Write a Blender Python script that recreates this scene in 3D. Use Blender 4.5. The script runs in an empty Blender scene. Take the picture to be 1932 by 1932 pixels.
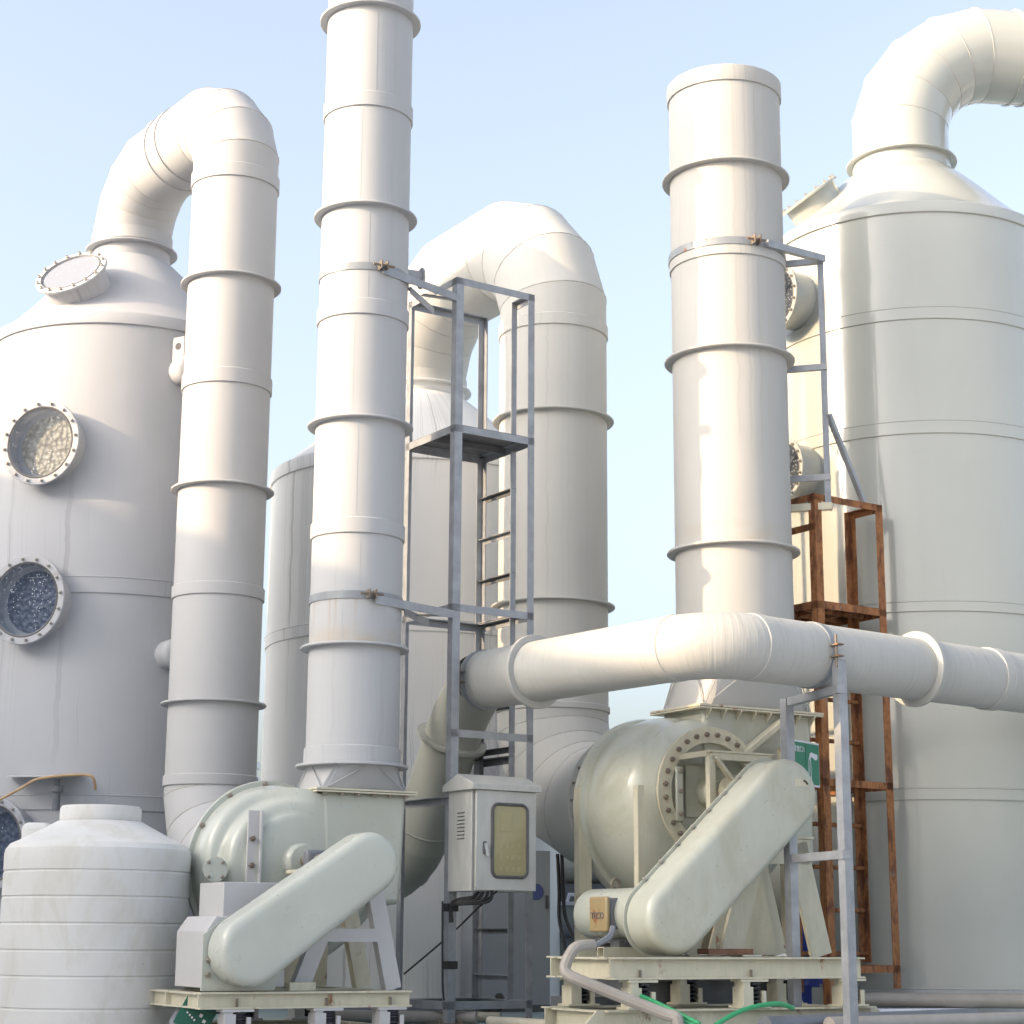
import bpy, bmesh, math, random
from mathutils import Vector, Matrix
random.seed(7)
S = bpy.context.scene
COL = S.collection
R = math.radians
PI = math.pi

# ------------------------------------------------------------------ camera, sky, sun, exposure
CAMLOC = Vector((0, 0, 0.55)); FPX = 3500.0; PITCH = 12.93; ROLL = 0.35
cam = bpy.data.cameras.new('camera'); camo = bpy.data.objects.new('camera', cam); COL.objects.link(camo)
CR = Matrix.Rotation(R(90 + PITCH), 3, 'X') @ Matrix.Rotation(R(ROLL), 3, 'Z')
camo.matrix_world = Matrix.Translation(CAMLOC) @ CR.to_4x4()
cam.sensor_width = 36; cam.lens = FPX / 1932 * 36; cam.clip_end = 2000
S.camera = camo
SUN_AZ = 22.0; SUN_EL = 20.0
w = bpy.data.worlds.new('World'); S.world = w; w.use_nodes = True
wn = w.node_tree; bgn = wn.nodes['Background']
sky = wn.nodes.new('ShaderNodeTexSky'); sky.sky_type = 'NISHITA'; sky.sun_disc = False
sky.sun_elevation = R(SUN_EL); sky.sun_rotation = R(270 - SUN_AZ)
sky.air_density = 1.0; sky.dust_density = 6.0; sky.ozone_density = 1.6
hsv = wn.nodes.new('ShaderNodeHueSaturation'); hsv.inputs['Saturation'].default_value = .64   # saturation of the whole sky lowered evenly
wn.links.new(sky.outputs[0], hsv.inputs['Color']); wn.links.new(hsv.outputs[0], bgn.inputs[0]); bgn.inputs[1].default_value = 0.15
sl = bpy.data.lights.new('sun', 'SUN'); sl.energy = 2.0; sl.angle = R(0.55); sl.color = (.94, 0.68, 0.40)
so = bpy.data.objects.new('sun', sl); COL.objects.link(so)
SD = Vector((-math.cos(R(SUN_AZ)) * math.cos(R(SUN_EL)), -math.sin(R(SUN_AZ)) * math.cos(R(SUN_EL)), math.sin(R(SUN_EL))))
so.rotation_euler = SD.to_track_quat('Z', 'Y').to_euler()
so.location = (-30, -10, 20)
S.view_settings.view_transform = 'Standard'; S.view_settings.look = 'None'
S.view_settings.exposure = 1.70; S.view_settings.gamma = 1.0
S.render.engine = 'CYCLES'
S.cycles.max_bounces = 8; S.cycles.transparent_max_bounces = 12

# ------------------------------------------------------------------ layout helpers (1932-pixel layout grid of the photo)
def at(px, py, Y):
    d = CR @ Vector(((px - 966) / FPX, -(py - 966) / FPX, -1))
    return CAMLOC + d * (Y / d.y)
def zpx(X, Y, py):
    t = (966 - py) / FPX
    Rt = CR.transposed()
    c0 = Rt @ (Vector((X, Y, 0)) - CAMLOC); e = Rt @ Vector((0, 0, 1))
    return -(c0.y + t * c0.z) / (e.y + t * e.z)

# ------------------------------------------------------------------ mesh builder
class MB:
    def __init__(s): s.v = []; s.f = []; s.uv = {}
    def ring(s, pts):
        i = len(s.v); s.v += [Vector(p) for p in pts]; return list(range(i, i + len(pts)))
    def face(s, idx, uv=None):
        if uv: s.uv[len(s.f)] = uv
        s.f.append(tuple(idx))
    def loft(s, rings, cap0=False, cap1=False, closed=True, vs=None, circ=1.0):
        ids = [s.ring(r) for r in rings]
        n = len(ids[0])
        for k in range(len(ids) - 1):
            a, b = ids[k], ids[k + 1]
            for i in range(n if closed else n - 1):
                j = (i + 1) % n
                uv = None
                if vs: uv = [(i / n * circ, vs[k]), ((i + 1) / n * circ, vs[k]), ((i + 1) / n * circ, vs[k + 1]), (i / n * circ, vs[k + 1])]
                s.face((a[i], a[j], b[j], b[i]), uv)
        if cap0: s.face(tuple(reversed(ids[0])))
        if cap1: s.face(tuple(ids[-1]))
        return ids
    def lathe(s, prof, n=72, M=None, cap0=False, cap1=False, a0=0.0, a1=2 * PI):
        full = abs(a1 - a0 - 2 * PI) < 1e-6
        rm = max(p[0] for p in prof)
        vs = [0]
        for k in range(1, len(prof)):
            vs.append(vs[-1] + math.hypot(prof[k][0] - prof[k - 1][0], prof[k][1] - prof[k - 1][1]))
        z0 = prof[0][1]; sg = 1 if prof[-1][1] >= z0 else -1
        vs = [z0 + sg * q for q in vs]
        m = n if full else n + 1
        rings = []
        for r, z in prof:
            pts = [Vector((r * math.cos(a0 + (a1 - a0) * i / n), r * math.sin(a0 + (a1 - a0) * i / n), z)) for i in range(m)]
            rings.append([M @ p for p in pts] if M else pts)
        return s.loft(rings, cap0, cap1, full, vs, 2 * PI * rm)
    def tube(s, path, r, n=24, caps=True, closed=False):
        rings = mitre_rings(path, r, n, closed)
        vs = [0]
        P = [Vector(p) for p in path]
        for k in range(1, len(P)): vs.append(vs[-1] + (P[k] - P[k - 1]).length)
        if closed:
            rings.append(rings[0]); vs.append(vs[-1] + .1)
            s.loft(rings, vs=vs, circ=2 * PI * (r if not isinstance(r, (list, tuple)) else r[0])); return
        s.loft(rings, caps, caps, True, vs, 2 * PI * (r if not isinstance(r, (list, tuple)) else r[0]))
    def box(s, c, sz, M=None):
        x, y, z = sz[0] / 2, sz[1] / 2, sz[2] / 2; c = Vector(c)
        p = [Vector((i * x, j * y, k * z)) + c for i in (-1, 1) for j in (-1, 1) for k in (-1, 1)]
        if M: p = [M @ q for q in p]
        b = s.ring(p)
        for q in ((0, 1, 3, 2), (4, 6, 7, 5), (0, 4, 5, 1), (2, 3, 7, 6), (0, 2, 6, 4), (1, 5, 7, 3)):
            s.face([b[i] for i in q])
    def bar(s, p0, p1, w, h, up=(0, 0, 1)):
        p0, p1, up = Vector(p0), Vector(p1), Vector(up)
        d = (p1 - p0).normalized(); sx = d.cross(up)
        if sx.length < 1e-4: sx = d.cross(Vector((1, 0, 0)))
        sx.normalize(); sy = sx.cross(d).normalized()
        r0 = [p0 + sx * a * w / 2 + sy * b * h / 2 for a, b in ((-1, -1), (1, -1), (1, 1), (-1, 1))]
        r1 = [p + (p1 - p0) for p in r0]
        s.loft([r0, r1], True, True)
    def angle(s, p0, p1, w, t, sx, sy):
        """steel angle section: two thin legs along sx and sy"""
        p0, p1, sx, sy = Vector(p0), Vector(p1), Vector(sx), Vector(sy)
        o = [(0, 0), (w, 0), (w, t), (t, t), (t, w), (0, w)]
        r0 = [p0 + sx * a + sy * b for a, b in o]; r1 = [p + (p1 - p0) for p in r0]
        s.loft([r0, r1], True, True)
    def prism(s, out, f0, f1):
        s.loft([[f0(*q) for q in out], [f1(*q) for q in out]], True, True)
    def build(s, name, mat, parent=None, ang=35, bevel=0, bseg=2):
        me = bpy.data.meshes.new(name)
        me.from_pydata([tuple(p) for p in s.v], [], s.f)
        if s.uv:
            ul = me.uv_layers.new(name='UVMap')
            for fi, uv in s.uv.items():
                pl = me.polygons[fi]
                for k, li in enumerate(pl.loop_indices): ul.data[li].uv = uv[k]
        bm = bmesh.new(); bm.from_mesh(me)
        bmesh.ops.recalc_face_normals(bm, faces=bm.faces)
        bm.to_mesh(me); bm.free()
        me.materials.append(mat)
        me.polygons.foreach_set('use_smooth', [True] * len(me.polygons))
        me.set_sharp_from_angle(angle=R(ang))
        o = bpy.data.objects.new(name, me); COL.objects.link(o)
        if parent: o.parent = parent
        if bevel:
            b = o.modifiers.new('bevel', 'BEVEL'); b.width = bevel; b.segments = bseg; b.limit_method = 'ANGLE'; b.angle_limit = R(40)
            b.harden_normals = False
        return o

def mitre_rings(path, r, n, closed=False):
    P = [Vector(p) for p in path]; N = len(P)
    rr = r if isinstance(r, (list, tuple)) else [r] * N
    def dr(i, j): return (P[j] - P[i]).normalized()
    dirs_in, dirs_out = [], []
    for i in range(N):
        if closed: dirs_in.append(dr((i - 1) % N, i)); dirs_out.append(dr(i, (i + 1) % N))
        else:
            dirs_out.append(dr(i, i + 1) if i < N - 1 else dr(i - 1, i))
            dirs_in.append(dr(i - 1, i) if i > 0 else dr(i, i + 1))
    ref = Vector((0, 0, 1)) if abs(dirs_in[0].z) < .9 else Vector((0, 1, 0))
    x = (ref - dirs_in[0] * ref.dot(dirs_in[0])).normalized()
    rings = []
    for i in range(N):
        d = dirs_in[i]; x = (x - d * x.dot(d)).normalized(); y = d.cross(x)
        nn = (d + dirs_out[i]).normalized(); den = d.dot(nn)
        ring = []
        for k in range(n):
            a = 2 * PI * k / n
            q = x * math.cos(a) * rr[i] + y * math.sin(a) * rr[i]
            ring.append(P[i] + q - d * (q.dot(nn) / den))
        rings.append(ring)
        do = dirs_out[i]
        ax = d.cross(do)
        if ax.length > 1e-6:
            x = Matrix.Rotation(d.angle(do), 3, ax.normalized()) @ x
    return rings

def root(name, label, cat, loc=(0, 0, 0), rz=0, group=None):
    o = bpy.data.objects.new(name, None); COL.objects.link(o); o.empty_display_size = .2
    o.location = loc; o.rotation_euler = (0, 0, R(rz)); o['label'] = label; o['category'] = cat
    if group: o['group'] = group
    return o
def tag(o, label, cat, group=None):
    o['label'] = label; o['category'] = cat
    if group: o['group'] = group
    return o
def struct(o): o['kind'] = 'structure'; return o
def inst(src, name, parent, loc, rot=None):
    c = bpy.data.objects.new(name, src); COL.objects.link(c); c.parent = parent; c.location = loc
    if rot is not None: c.rotation_euler = rot
    return c

# ------------------------------------------------------------------ materials
def new_mat(name):
    m = bpy.data.materials.new(name); m.use_nodes = True
    nt = m.node_tree; b = nt.nodes['Principled BSDF']
    return m, nt, b
def N(nt, t, **k):
    n = nt.nodes.new(t)
    for a, v in k.items():
        if a == 'ins':
            for i, x in v.items(): n.inputs[i].default_value = x
        else: setattr(n, a, v)
    return n
def ramp(nt, src, a, b, c0=(0, 0, 0, 1), c1=(1, 1, 1, 1)):
    r = N(nt, 'ShaderNodeValToRGB'); r.color_ramp.elements[0].position = a; r.color_ramp.elements[1].position = b
    r.color_ramp.elements[0].color = c0; r.color_ramp.elements[1].color = c1
    nt.links.new(src, r.inputs[0]); return r.outputs[0]
def mixc(nt, fac, a, b, bt='MIX'):
    m = N(nt, 'ShaderNodeMix', data_type='RGBA', blend_type=bt)
    L = nt.links
    if isinstance(fac, float): m.inputs[0].default_value = fac
    else: L.new(fac, m.inputs[0])
    for s, i in ((a, 6), (b, 7)):
        if isinstance(s, tuple): m.inputs[i].default_value = (*s[:3], 1)
        else: L.new(s, m.inputs[i])
    return m.outputs[2]
def mapping(nt, src, scale, loc=(0, 0, 0)):
    m = N(nt, 'ShaderNodeMapping'); m.inputs['Scale'].default_value = scale; m.inputs['Location'].default_value = loc
    nt.links.new(src, m.inputs[0]); return m.outputs[0]
def noise(nt, vec, scale, detail=3, rough=.55, dist=0.0, w=None):
    n = N(nt, 'ShaderNodeTexNoise'); n.inputs['Scale'].default_value = scale; n.inputs['Detail'].default_value = detail
    n.inputs['Roughness'].default_value = rough; n.inputs['Distortion'].default_value = dist
    nt.links.new(vec, n.inputs['Vector']); return n.outputs[0]
def mul(nt, a, b):
    m = N(nt, 'ShaderNodeMath', operation='MULTIPLY'); L = nt.links
    for s, i in ((a, 0), (b, 1)):
        if isinstance(s, (int, float)): m.inputs[i].default_value = s
        else: L.new(s, m.inputs[i])
    return m.outputs[0]

def frp(name, col, rough=.42, streak=.3, drips=0.0, coat=0.0, wav=.25, wrinkle=0.0, tint=(.62, .58, .50), seed=0.0, rust=0.0, blotch=0.0):
    """gel-coated plastic shell: faint tone patches, vertical wash streaks, thin dried drips"""
    m, nt, b = new_mat(name); L = nt.links
    tc = N(nt, 'ShaderNodeTexCoord')
    uv = tc.outputs['UV']; ob = tc.outputs['Object']
    dark = tuple(c * t for c, t in zip(col, tint))
    big = noise(nt, mapping(nt, ob, (1, 1, .6), (seed, seed, 0)), 1.3, 4)
    c = mixc(nt, ramp(nt, big, .35, .75), tuple(x * 1.03 for x in col), tuple(x * .93 for x in col))
    if streak:
        st = noise(nt, mapping(nt, uv, (14, .35, 1), (seed, seed * .3, 0)), 1.0, 5, .6)
        msk = noise(nt, mapping(nt, uv, (1.2, .9, 1), (seed + 3, 1, 0)), 1.0, 2)
        f = mul(nt, ramp(nt, st, .52, .78), mul(nt, ramp(nt, msk, .40, .68), streak))
        c = mixc(nt, f, c, dark)
    if drips:
        wob = noise(nt, mapping(nt, uv, (.0, 2.2, 1)), 2.0, 2)
        cx = N(nt, 'ShaderNodeSeparateXYZ'); L.new(uv, cx.inputs[0])
        ad = N(nt, 'ShaderNodeMath', operation='MULTIPLY_ADD'); L.new(wob, ad.inputs[0]); ad.inputs[1].default_value = .06
        L.new(cx.outputs[0], ad.inputs[2])
        cb = N(nt, 'ShaderNodeCombineXYZ'); L.new(ad.outputs[0], cb.inputs[0]); cb.inputs[1].default_value = seed
        nz = noise(nt, cb.outputs[0], 6.0, 2, .5)
        a1 = N(nt, 'ShaderNodeMath', operation='SUBTRACT'); L.new(nz, a1.inputs[0]); a1.inputs[1].default_value = .5
        a2 = N(nt, 'ShaderNodeMath', operation='ABSOLUTE'); L.new(a1.outputs[0], a2.inputs[0])
        line = ramp(nt, a2.outputs[0], .0015, .0055, (1, 1, 1, 1), (0, 0, 0, 1))
        brk = ramp(nt, noise(nt, mapping(nt, uv, (1.1, .45, 1), (5 + seed, 2, 0)), 1.0, 2), .46, .56)
        c = mixc(nt, mul(nt, mul(nt, line, brk), drips), c, tuple(x * .45 for x in col))
    if blotch:
        bn = noise(nt, mapping(nt, ob, (3.2, 3.2, 1.6), (seed, 2, 1)), 1.0, 7, .7, .6)
        c = mixc(nt, mul(nt, ramp(nt, bn, .47, .60), blotch), c, tuple(x * t for x, t in zip(col, (.80, .76, .66))))
        bn2 = noise(nt, mapping(nt, ob, (2.1, 2.1, .9), (seed + 9, 2, 1)), 1.0, 6, .65, .4)
        c = mixc(nt, mul(nt, ramp(nt, bn2, .55, .60), blotch * .6), c, tuple(min(1, x * t) for x, t in zip(col, (1.12, 1.12, 1.16))))
    if blotch:
        sv = N(nt, 'ShaderNodeTexVoronoi', feature='F1'); sv.inputs['Scale'].default_value = 13; L.new(ob, sv.inputs['Vector'])
        sk = N(nt, 'ShaderNodeSeparateColor'); L.new(sv.outputs['Color'], sk.inputs[0])
        c = mixc(nt, mul(nt, mul(nt, ramp(nt, sv.outputs['Distance'], .035, .075, (1, 1, 1, 1), (0, 0, 0, 1)), ramp(nt, sk.outputs[1], .6, .65)), .7), c, tuple(x * .4 for x in col))
    if rust:
        rn = noise(nt, mapping(nt, ob, (7, 7, 2.2), (seed, 0, 4)), 1.0, 6, .65)
        c = mixc(nt, mul(nt, ramp(nt, rn, .60, .72), rust), c, (.30, .16, .06))
    if wrinkle:
        wl = ramp(nt, noise(nt, mapping(nt, uv, (2.6, 34, 1), (seed, 0, 0)), 1.0, 5, .65), .54, .70)
        wm = ramp(nt, noise(nt, mapping(nt, uv, (2.0, 1.0, 1), (seed, 4, 0)), 1.0, 3), .44, .62)
        c = mixc(nt, mul(nt, mul(nt, wl, wm), .55), c, tuple(x * .62 for x in col))
    L.new(c, b.inputs['Base Color'])
    rn2 = noise(nt, ob, 9, 3)
    mr = N(nt, 'ShaderNodeMapRange'); mr.inputs[3].default_value = rough * .85; mr.inputs[4].default_value = min(1, rough * 1.2)
    L.new(rn2, mr.inputs[0]); L.new(mr.outputs[0], b.inputs['Roughness'])
    b.inputs['Specular IOR Level'].default_value = .5 if coat else .35
    b.inputs['Coat Weight'].default_value = coat; b.inputs['Coat Roughness'].default_value = .06
    h = noise(nt, ob, 2.6, 3); 
    if wrinkle:
        h2 = noise(nt, mapping(nt, uv, (1.6, 46, 1)), 1.0, 3)
        h = mixc(nt, wrinkle, h, h2)
    bp = N(nt, 'ShaderNodeBump'); bp.inputs['Strength'].default_value = wav; bp.inputs['Distance'].default_value = .02
    L.new(h, bp.inputs['Height']); L.new(bp.outputs[0], b.inputs['Normal'])
    return m

def plain(name, col, rough=.5, metal=0.0, var=.12, scale=12, spec=.5, bump=0.0):
    m, nt, b = new_mat(name); L = nt.links
    ob = N(nt, 'ShaderNodeTexCoord').outputs['Object']
    n = noise(nt, ob, scale, 5)
    c = mixc(nt, ramp(nt, n, .3, .7), tuple(min(1, x * (1 + var)) for x in col), tuple(x * (1 - var) for x in col))
    L.new(c, b.inputs['Base Color']); b.inputs['Roughness'].default_value = rough; b.inputs['Metallic'].default_value = metal
    b.inputs['Specular IOR Level'].default_value = spec
    if bump:
        bp = N(nt, 'ShaderNodeBump'); bp.inputs['Strength'].default_value = bump; bp.inputs['Distance'].default_value = .01
        L.new(n, bp.inputs['Height']); L.new(bp.outputs[0], b.inputs['Normal'])
    return m

def rusty(name, paint, cover, rough=.6, seed=0.0):
    """painted steel with rust patches; cover = share that has rusted"""
    m, nt, b = new_mat(name); L = nt.links
    ob = N(nt, 'ShaderNodeTexCoord').outputs['Object']
    n1 = noise(nt, mapping(nt, ob, (6, 6, 3.2), (seed, seed, seed)), 1.0, 8, .68)
    n2 = noise(nt, ob, 30, 5, .6)
    n3 = noise(nt, mapping(nt, ob, (16, 16, 5), (2, seed, 1)), 1.0, 6, .6)
    rc = mixc(nt, ramp(nt, n2, .35, .7), (.24, .094, .035), (.36, .162, .064))
    rc = mixc(nt, ramp(nt, n3, .47, .60), rc, (.13, .052, .026))
    n4 = noise(nt, mapping(nt, ob, (12, 12, 4), (7, seed, 3)), 1.0, 5, .6); rc = mixc(nt, mul(nt, ramp(nt, n4, .54, .66), .8), rc, (.36, .165, .07))
    pc = mixc(nt, ramp(nt, n3, .3, .7), tuple(x * 1.05 for x in paint), tuple(x * .86 for x in paint))
    lo = 1.0 - cover
    lo = .28 + .5 * lo
    f = ramp(nt, n1, lo - .035, lo + .035)
    L.new(mixc(nt, f, pc, rc), b.inputs['Base Color'])
    L.new(ramp(nt, f, 0, 1, (rough * .75,) * 3 + (1,), (.88, .88, .88, 1)), b.inputs['Roughness'])
    bp = N(nt, 'ShaderNodeBump'); bp.inputs['Strength'].default_value = .22; bp.inputs['Distance'].default_value = .004
    L.new(n2, bp.inputs['Height']); L.new(bp.outputs[0], b.inputs['Normal'])
    return m

M = {}
M['white'] = frp('warm_white_frp', (.41, .418, .43), .62, .12, .10, wav=.12)
M['whiteA'] = frp('tower_white_frp', (.405, .412, .435), .62, .1, .4, wav=.12, seed=2.0)
M['whiteB'] = frp('tower_grey_white_frp', (.76, .755, .74), .62, .03, .6, wav=.12, seed=5.0)
M['duct'] = frp('duct_frp', (.425, .425, .43), .62, .1, 0, wav=.12, seed=1.0)
M['ductB'] = frp('duct_cream_frp', (.525, .52, .495), .62, .12, .15, wav=.12, seed=4.0)
M['stackB'] = frp('stack_cream_frp', (.43, .425, .41), .62, .12, .15, wav=.12, seed=7.0)
M['glossC'] = frp('glossy_cream_gelcoat', (.42, .43, .40), .22, .14, .0, coat=.6, wav=.10, seed=9.0)
M['wound'] = frp('wound_duct_frp', (.425, .425, .405), .62, .15, .0, wav=.35, wrinkle=.7, seed=3.0)
M['elbowgrey'] = frp('grey_green_frp', (.37, .375, .335), .45, .3, 0, wav=.15, rust=.35, seed=6.0)
M['fan'] = frp('pale_green_gelcoat', (.465, .485, .43), .28, .1, 0, coat=.25, wav=.14, seed=8.0, blotch=.18)
M['fanB'] = frp('weathered_green_gelcoat', (.465, .475, .405), .30, .3, .0, coat=.2, wav=.16, seed=11.0, rust=.12, blotch=.5)
M['bead'] = plain('weld_bead', (.42, .40, .365), .5)
M['galv'] = plain('galvanised_grey_paint', (.30, .313, .335), .45, .25, .18, 9)
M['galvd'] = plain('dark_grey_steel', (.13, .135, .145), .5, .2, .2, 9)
M['strap'] = rusty('galvanised_strap', (.24, .26, .28), .30, .4)
M['rust'] = rusty('rusted_angle_iron', (.22, .20, .19), .86, .6, 3)
M['cream'] = rusty('cream_painted_steel', (.57, .54, .42), .06, .45, 1)
M['creamr'] = rusty('cream_steel_rust_stained', (.57, .535, .41), .27, .5, 5)
M['whitebox'] = plain('white_pp_sheet', (.48, .475, .475), .4, 0, .05, 4)
M['cab'] = rusty('cabinet_paint', (.47, .475, .45), .06, .38, 9)
M['boltl'] = plain('pale_bolt', (.38, .36, .33), .4, .3, .2, 40)
M['bolt'] = plain('bolt_steel', (.28, .25, .21), .45, .5, .3, 40)
M['boltr'] = rusty('rusty_bolt', (.17, .14, .11), .35, .6, 4)
M['tank'] = frp('milky_polyethylene', (.63, .625, .605), .62, .12, 0, wav=.2, tint=(.8, .78, .72), seed=13.0, blotch=.45)
b_ = M['tank'].node_tree.nodes['Principled BSDF']; b_.inputs['Subsurface Weight'].default_value = .25
b_.inputs['Subsurface Radius'].default_value = (.04, .045, .05)
M['black'] = plain('black_rubber', (.022, .022, .024), .5, 0, .2)
M['dark'] = plain('dark_interior', (.045, .05, .06), .7, 0, .2)
M['gasket'] = plain('grey_rubber_gasket', (.085, .085, .09), .5, 0, .1)
M['chrome'] = plain('chrome_latch', (.6, .62, .66), .18, .9, .05)
M['pvc'] = plain('grey_pvc', (.33, .30, .265), .45, 0, .12, 5)
M['pvcd'] = plain('dark_grey_pvc', (.15, .16, .18), .45, 0, .12, 5)
M['pvcw'] = plain('cream_pvc', (.58, .53, .42), .45, 0, .12, 5)
M['hoseg'] = plain('green_hose', (.03, .30, .12), .4, 0, .1)
M['hoseo'] = plain('orange_hose', (.44, .29, .16), .5, 0, .1)
M['blue'] = plain('blue_barrel_plastic', (.025, .05, .30), .4, 0, .1)
def packing(name, c0, c1):
    m, nt, b = new_mat(name); L = nt.links
    ob = N(nt, 'ShaderNodeTexCoord').outputs['Object']
    v = N(nt, 'ShaderNodeTexVoronoi', feature='F1'); v.inputs['Scale'].default_value = 26; L.new(ob, v.inputs['Vector'])
    n = noise(nt, ob, 45, 4)
    c = mixc(nt, ramp(nt, v.outputs['Distance'], .15, .62), c0, c1); c = mixc(nt, mul(nt, ramp(nt, n, .5, .65), .5), c, tuple(x * .6 for x in c1))
    L.new(c, b.inputs['Base Color']); b.inputs['Roughness'].default_value = .5
    bp = N(nt, 'ShaderNodeBump'); bp.inputs['Strength'].default_value = .8; bp.inputs['Distance'].default_value = .02
    L.new(v.outputs['Distance'], bp.inputs['Height']); L.new(bp.outputs[0], b.inputs['Normal'])
    return m
M['packing'] = packing('pale_packing', (.60, .56, .47), (.34, .31, .25)); M['packingb'] = packing('dark_blue_packing', (.13, .16, .23), (.07, .09, .14))  # pale packing goes in the top port, dark blue in the lower ones
M['signg'] = plain('sign_green', (.012, .20, .12), .4, 0, .05)
M['signw'] = plain('sign_white', (.72, .72, .80), .4, 0, .03)
M['cardg'] = plain('dark_green_card', (.012, .11, .075), .45, 0, .08)
M['spring'] = plain('black_spring_steel', (.03, .032, .04), .35, .4, .1)
M['yglass'] = plain('yellowed_window', (.33, .295, .165), .22, 0, .10, 3)
b_ = M['yglass'].node_tree.nodes['Principled BSDF']; b_.inputs['Coat Weight'].default_value = .8; b_.inputs['Coat Roughness'].default_value = .04
M['ghost'] = plain('yellowed_window_meter', (.35, .315, .18), .3, 0, .06, 3)
M['brick'] = plain('brown_block', (.25, .13, .08), .8, 0, .25, 20)
M['facade'] = plain('plant_building_wall', (.55, .54, .52), .8, 0, .08, 2)

def glass_mat(name, body, droplets, back):
    m, nt, b = new_mat(name); L = nt.links
    out = nt.nodes['Material Output']
    ob = N(nt, 'ShaderNodeTexCoord').outputs['Object']
    vr = N(nt, 'ShaderNodeTexVoronoi', feature='F1'); vr.inputs['Scale'].default_value = 62; L.new(ob, vr.inputs['Vector'])
    pick = N(nt, 'ShaderNodeSeparateColor'); L.new(vr.outputs['Color'], pick.inputs[0])
    mk = mul(nt, ramp(nt, vr.outputs['Distance'], .16, .34, (1, 1, 1, 1), (0, 0, 0, 1)), ramp(nt, pick.outputs[0], 1 - droplets, 1 - droplets + .1))
    patch = ramp(nt, noise(nt, ob, 5, 3), .36, .56)
    mk = mul(nt, mk, patch)
    b.inputs['Roughness'].default_value = .08; b.inputs['Coat Weight'].default_value = .3
    c = mixc(nt, mk, body, (.72, .76, .82)); L.new(c, b.inputs['Base Color'])
    tr = N(nt, 'ShaderNodeBsdfTransparent'); tr.inputs[0].default_value = (.86, .90, .95, 1)
    mx = N(nt, 'ShaderNodeMixShader')
    fa = N(nt, 'ShaderNodeMath', operation='MAXIMUM'); L.new(mk, fa.inputs[0]); fa.inputs[1].default_value = back
    L.new(fa.outputs[0], mx.inputs[0]); L.new(tr.outputs[0], mx.inputs[1]); L.new(b.outputs[0], mx.inputs[2])
    L.new(mx.outputs[0], out.inputs['Surface'])
    bp = N(nt, 'ShaderNodeBump'); bp.inputs['Strength'].default_value = .5; bp.inputs['Distance'].default_value = .006
    L.new(mk, bp.inputs['Height']); L.new(bp.outputs[0], b.inputs['Normal'])
    return m
M['glass'] = glass_mat('wet_viewing_glass', (.10, .12, .16), .6, .18)
M['glassm'] = glass_mat('milky_viewing_glass', (.30, .32, .37), .2, .85)

def ground_mat():
    m, nt, b = new_mat('painted_floor'); L = nt.links
    ob = N(nt, 'ShaderNodeTexCoord').outputs['Object']
    n = noise(nt, ob, .9, 6, .6); n2 = noise(nt, ob, 7, 6, .65); n3 = noise(nt, ob, 60, 3)
    c = mixc(nt, ramp(nt, n, .4, .62), (.26, .35, .35), (.20, .27, .28))
    c = mixc(nt, mul(nt, ramp(nt, n2, .52, .7), .7), c, (.20, .19, .17))
    c = mixc(nt, mul(nt, ramp(nt, n3, .55, .75), .4), c, (.30, .32, .31))
    L.new(c, b.inputs['Base Color']); b.inputs['Roughness'].default_value = .65
    return m
def concrete_mat():
    m, nt, b = new_mat('pale_concrete'); L = nt.links
    ob = N(nt, 'ShaderNodeTexCoord').outputs['Object']
    n = noise(nt, ob, 1.2, 7, .62); n2 = noise(nt, ob, 18, 6, .65)
    c = mixc(nt, ramp(nt, n, .35, .68), (.46, .46, .46), (.37, .37, .37))
    c = mixc(nt, mul(nt, ramp(nt, n2, .55, .75), .6), c, (.24, .235, .225))
    L.new(c, b.inputs['Base Color']); b.inputs['Roughness'].default_value = .85
    bp = N(nt, 'ShaderNodeBump'); bp.inputs['Strength'].default_value = .3; bp.inputs['Distance'].default_value = .01
    L.new(n2, bp.inputs['Height']); L.new(bp.outputs[0], b.inputs['Normal'])
    return m
M['floor'] = ground_mat(); M['conc'] = concrete_mat()

# ------------------------------------------------------------------ ground
m = MB(); m.face(m.ring([(-600, -600, 0), (600, -600, 0), (600, 900, 0), (-600, 900, 0)]))
struct(m.build('ground', M['conc']))
m = MB(); m.box((0, 26.0, -.016), (44, 29.4, .04)); o = m.build('painted_floor', M['floor']); struct(o)
o.location = (0, 0, 0)

m = MB(); m.box((0, 21.0, .27), (60, .24, .54)); m.box((0, 21.0, .565), (60, .34, .05)); tag(m.build('parapet_wall', M['facade']), 'low grey parapet wall along the far edge of the floor', 'wall')
# ------------------------------------------------------------------ shared small meshes
def hexbolt(name, r, h, mat):
    m = MB(); m.lathe([(r, 0), (r, h), (r * .8, h * 1.15)], 6, cap0=True, cap1=True)
    m.lathe([(r * .5, h), (r * .5, h * 1.9)], 6, cap1=True)
    o = m.build(name, mat); me = o.data; bpy.data.objects.remove(o); return me
BOLT = hexbolt('bolt', .016, .016, M['bolt'])
BOLTL = hexbolt('bolt_pale', .012, .014, M['boltl'])
BOLTR = hexbolt('bolt_rusty', .018, .016, M['boltr'])
BOLTS = hexbolt('bolt_small', .011, .011, M['bolt'])

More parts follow.
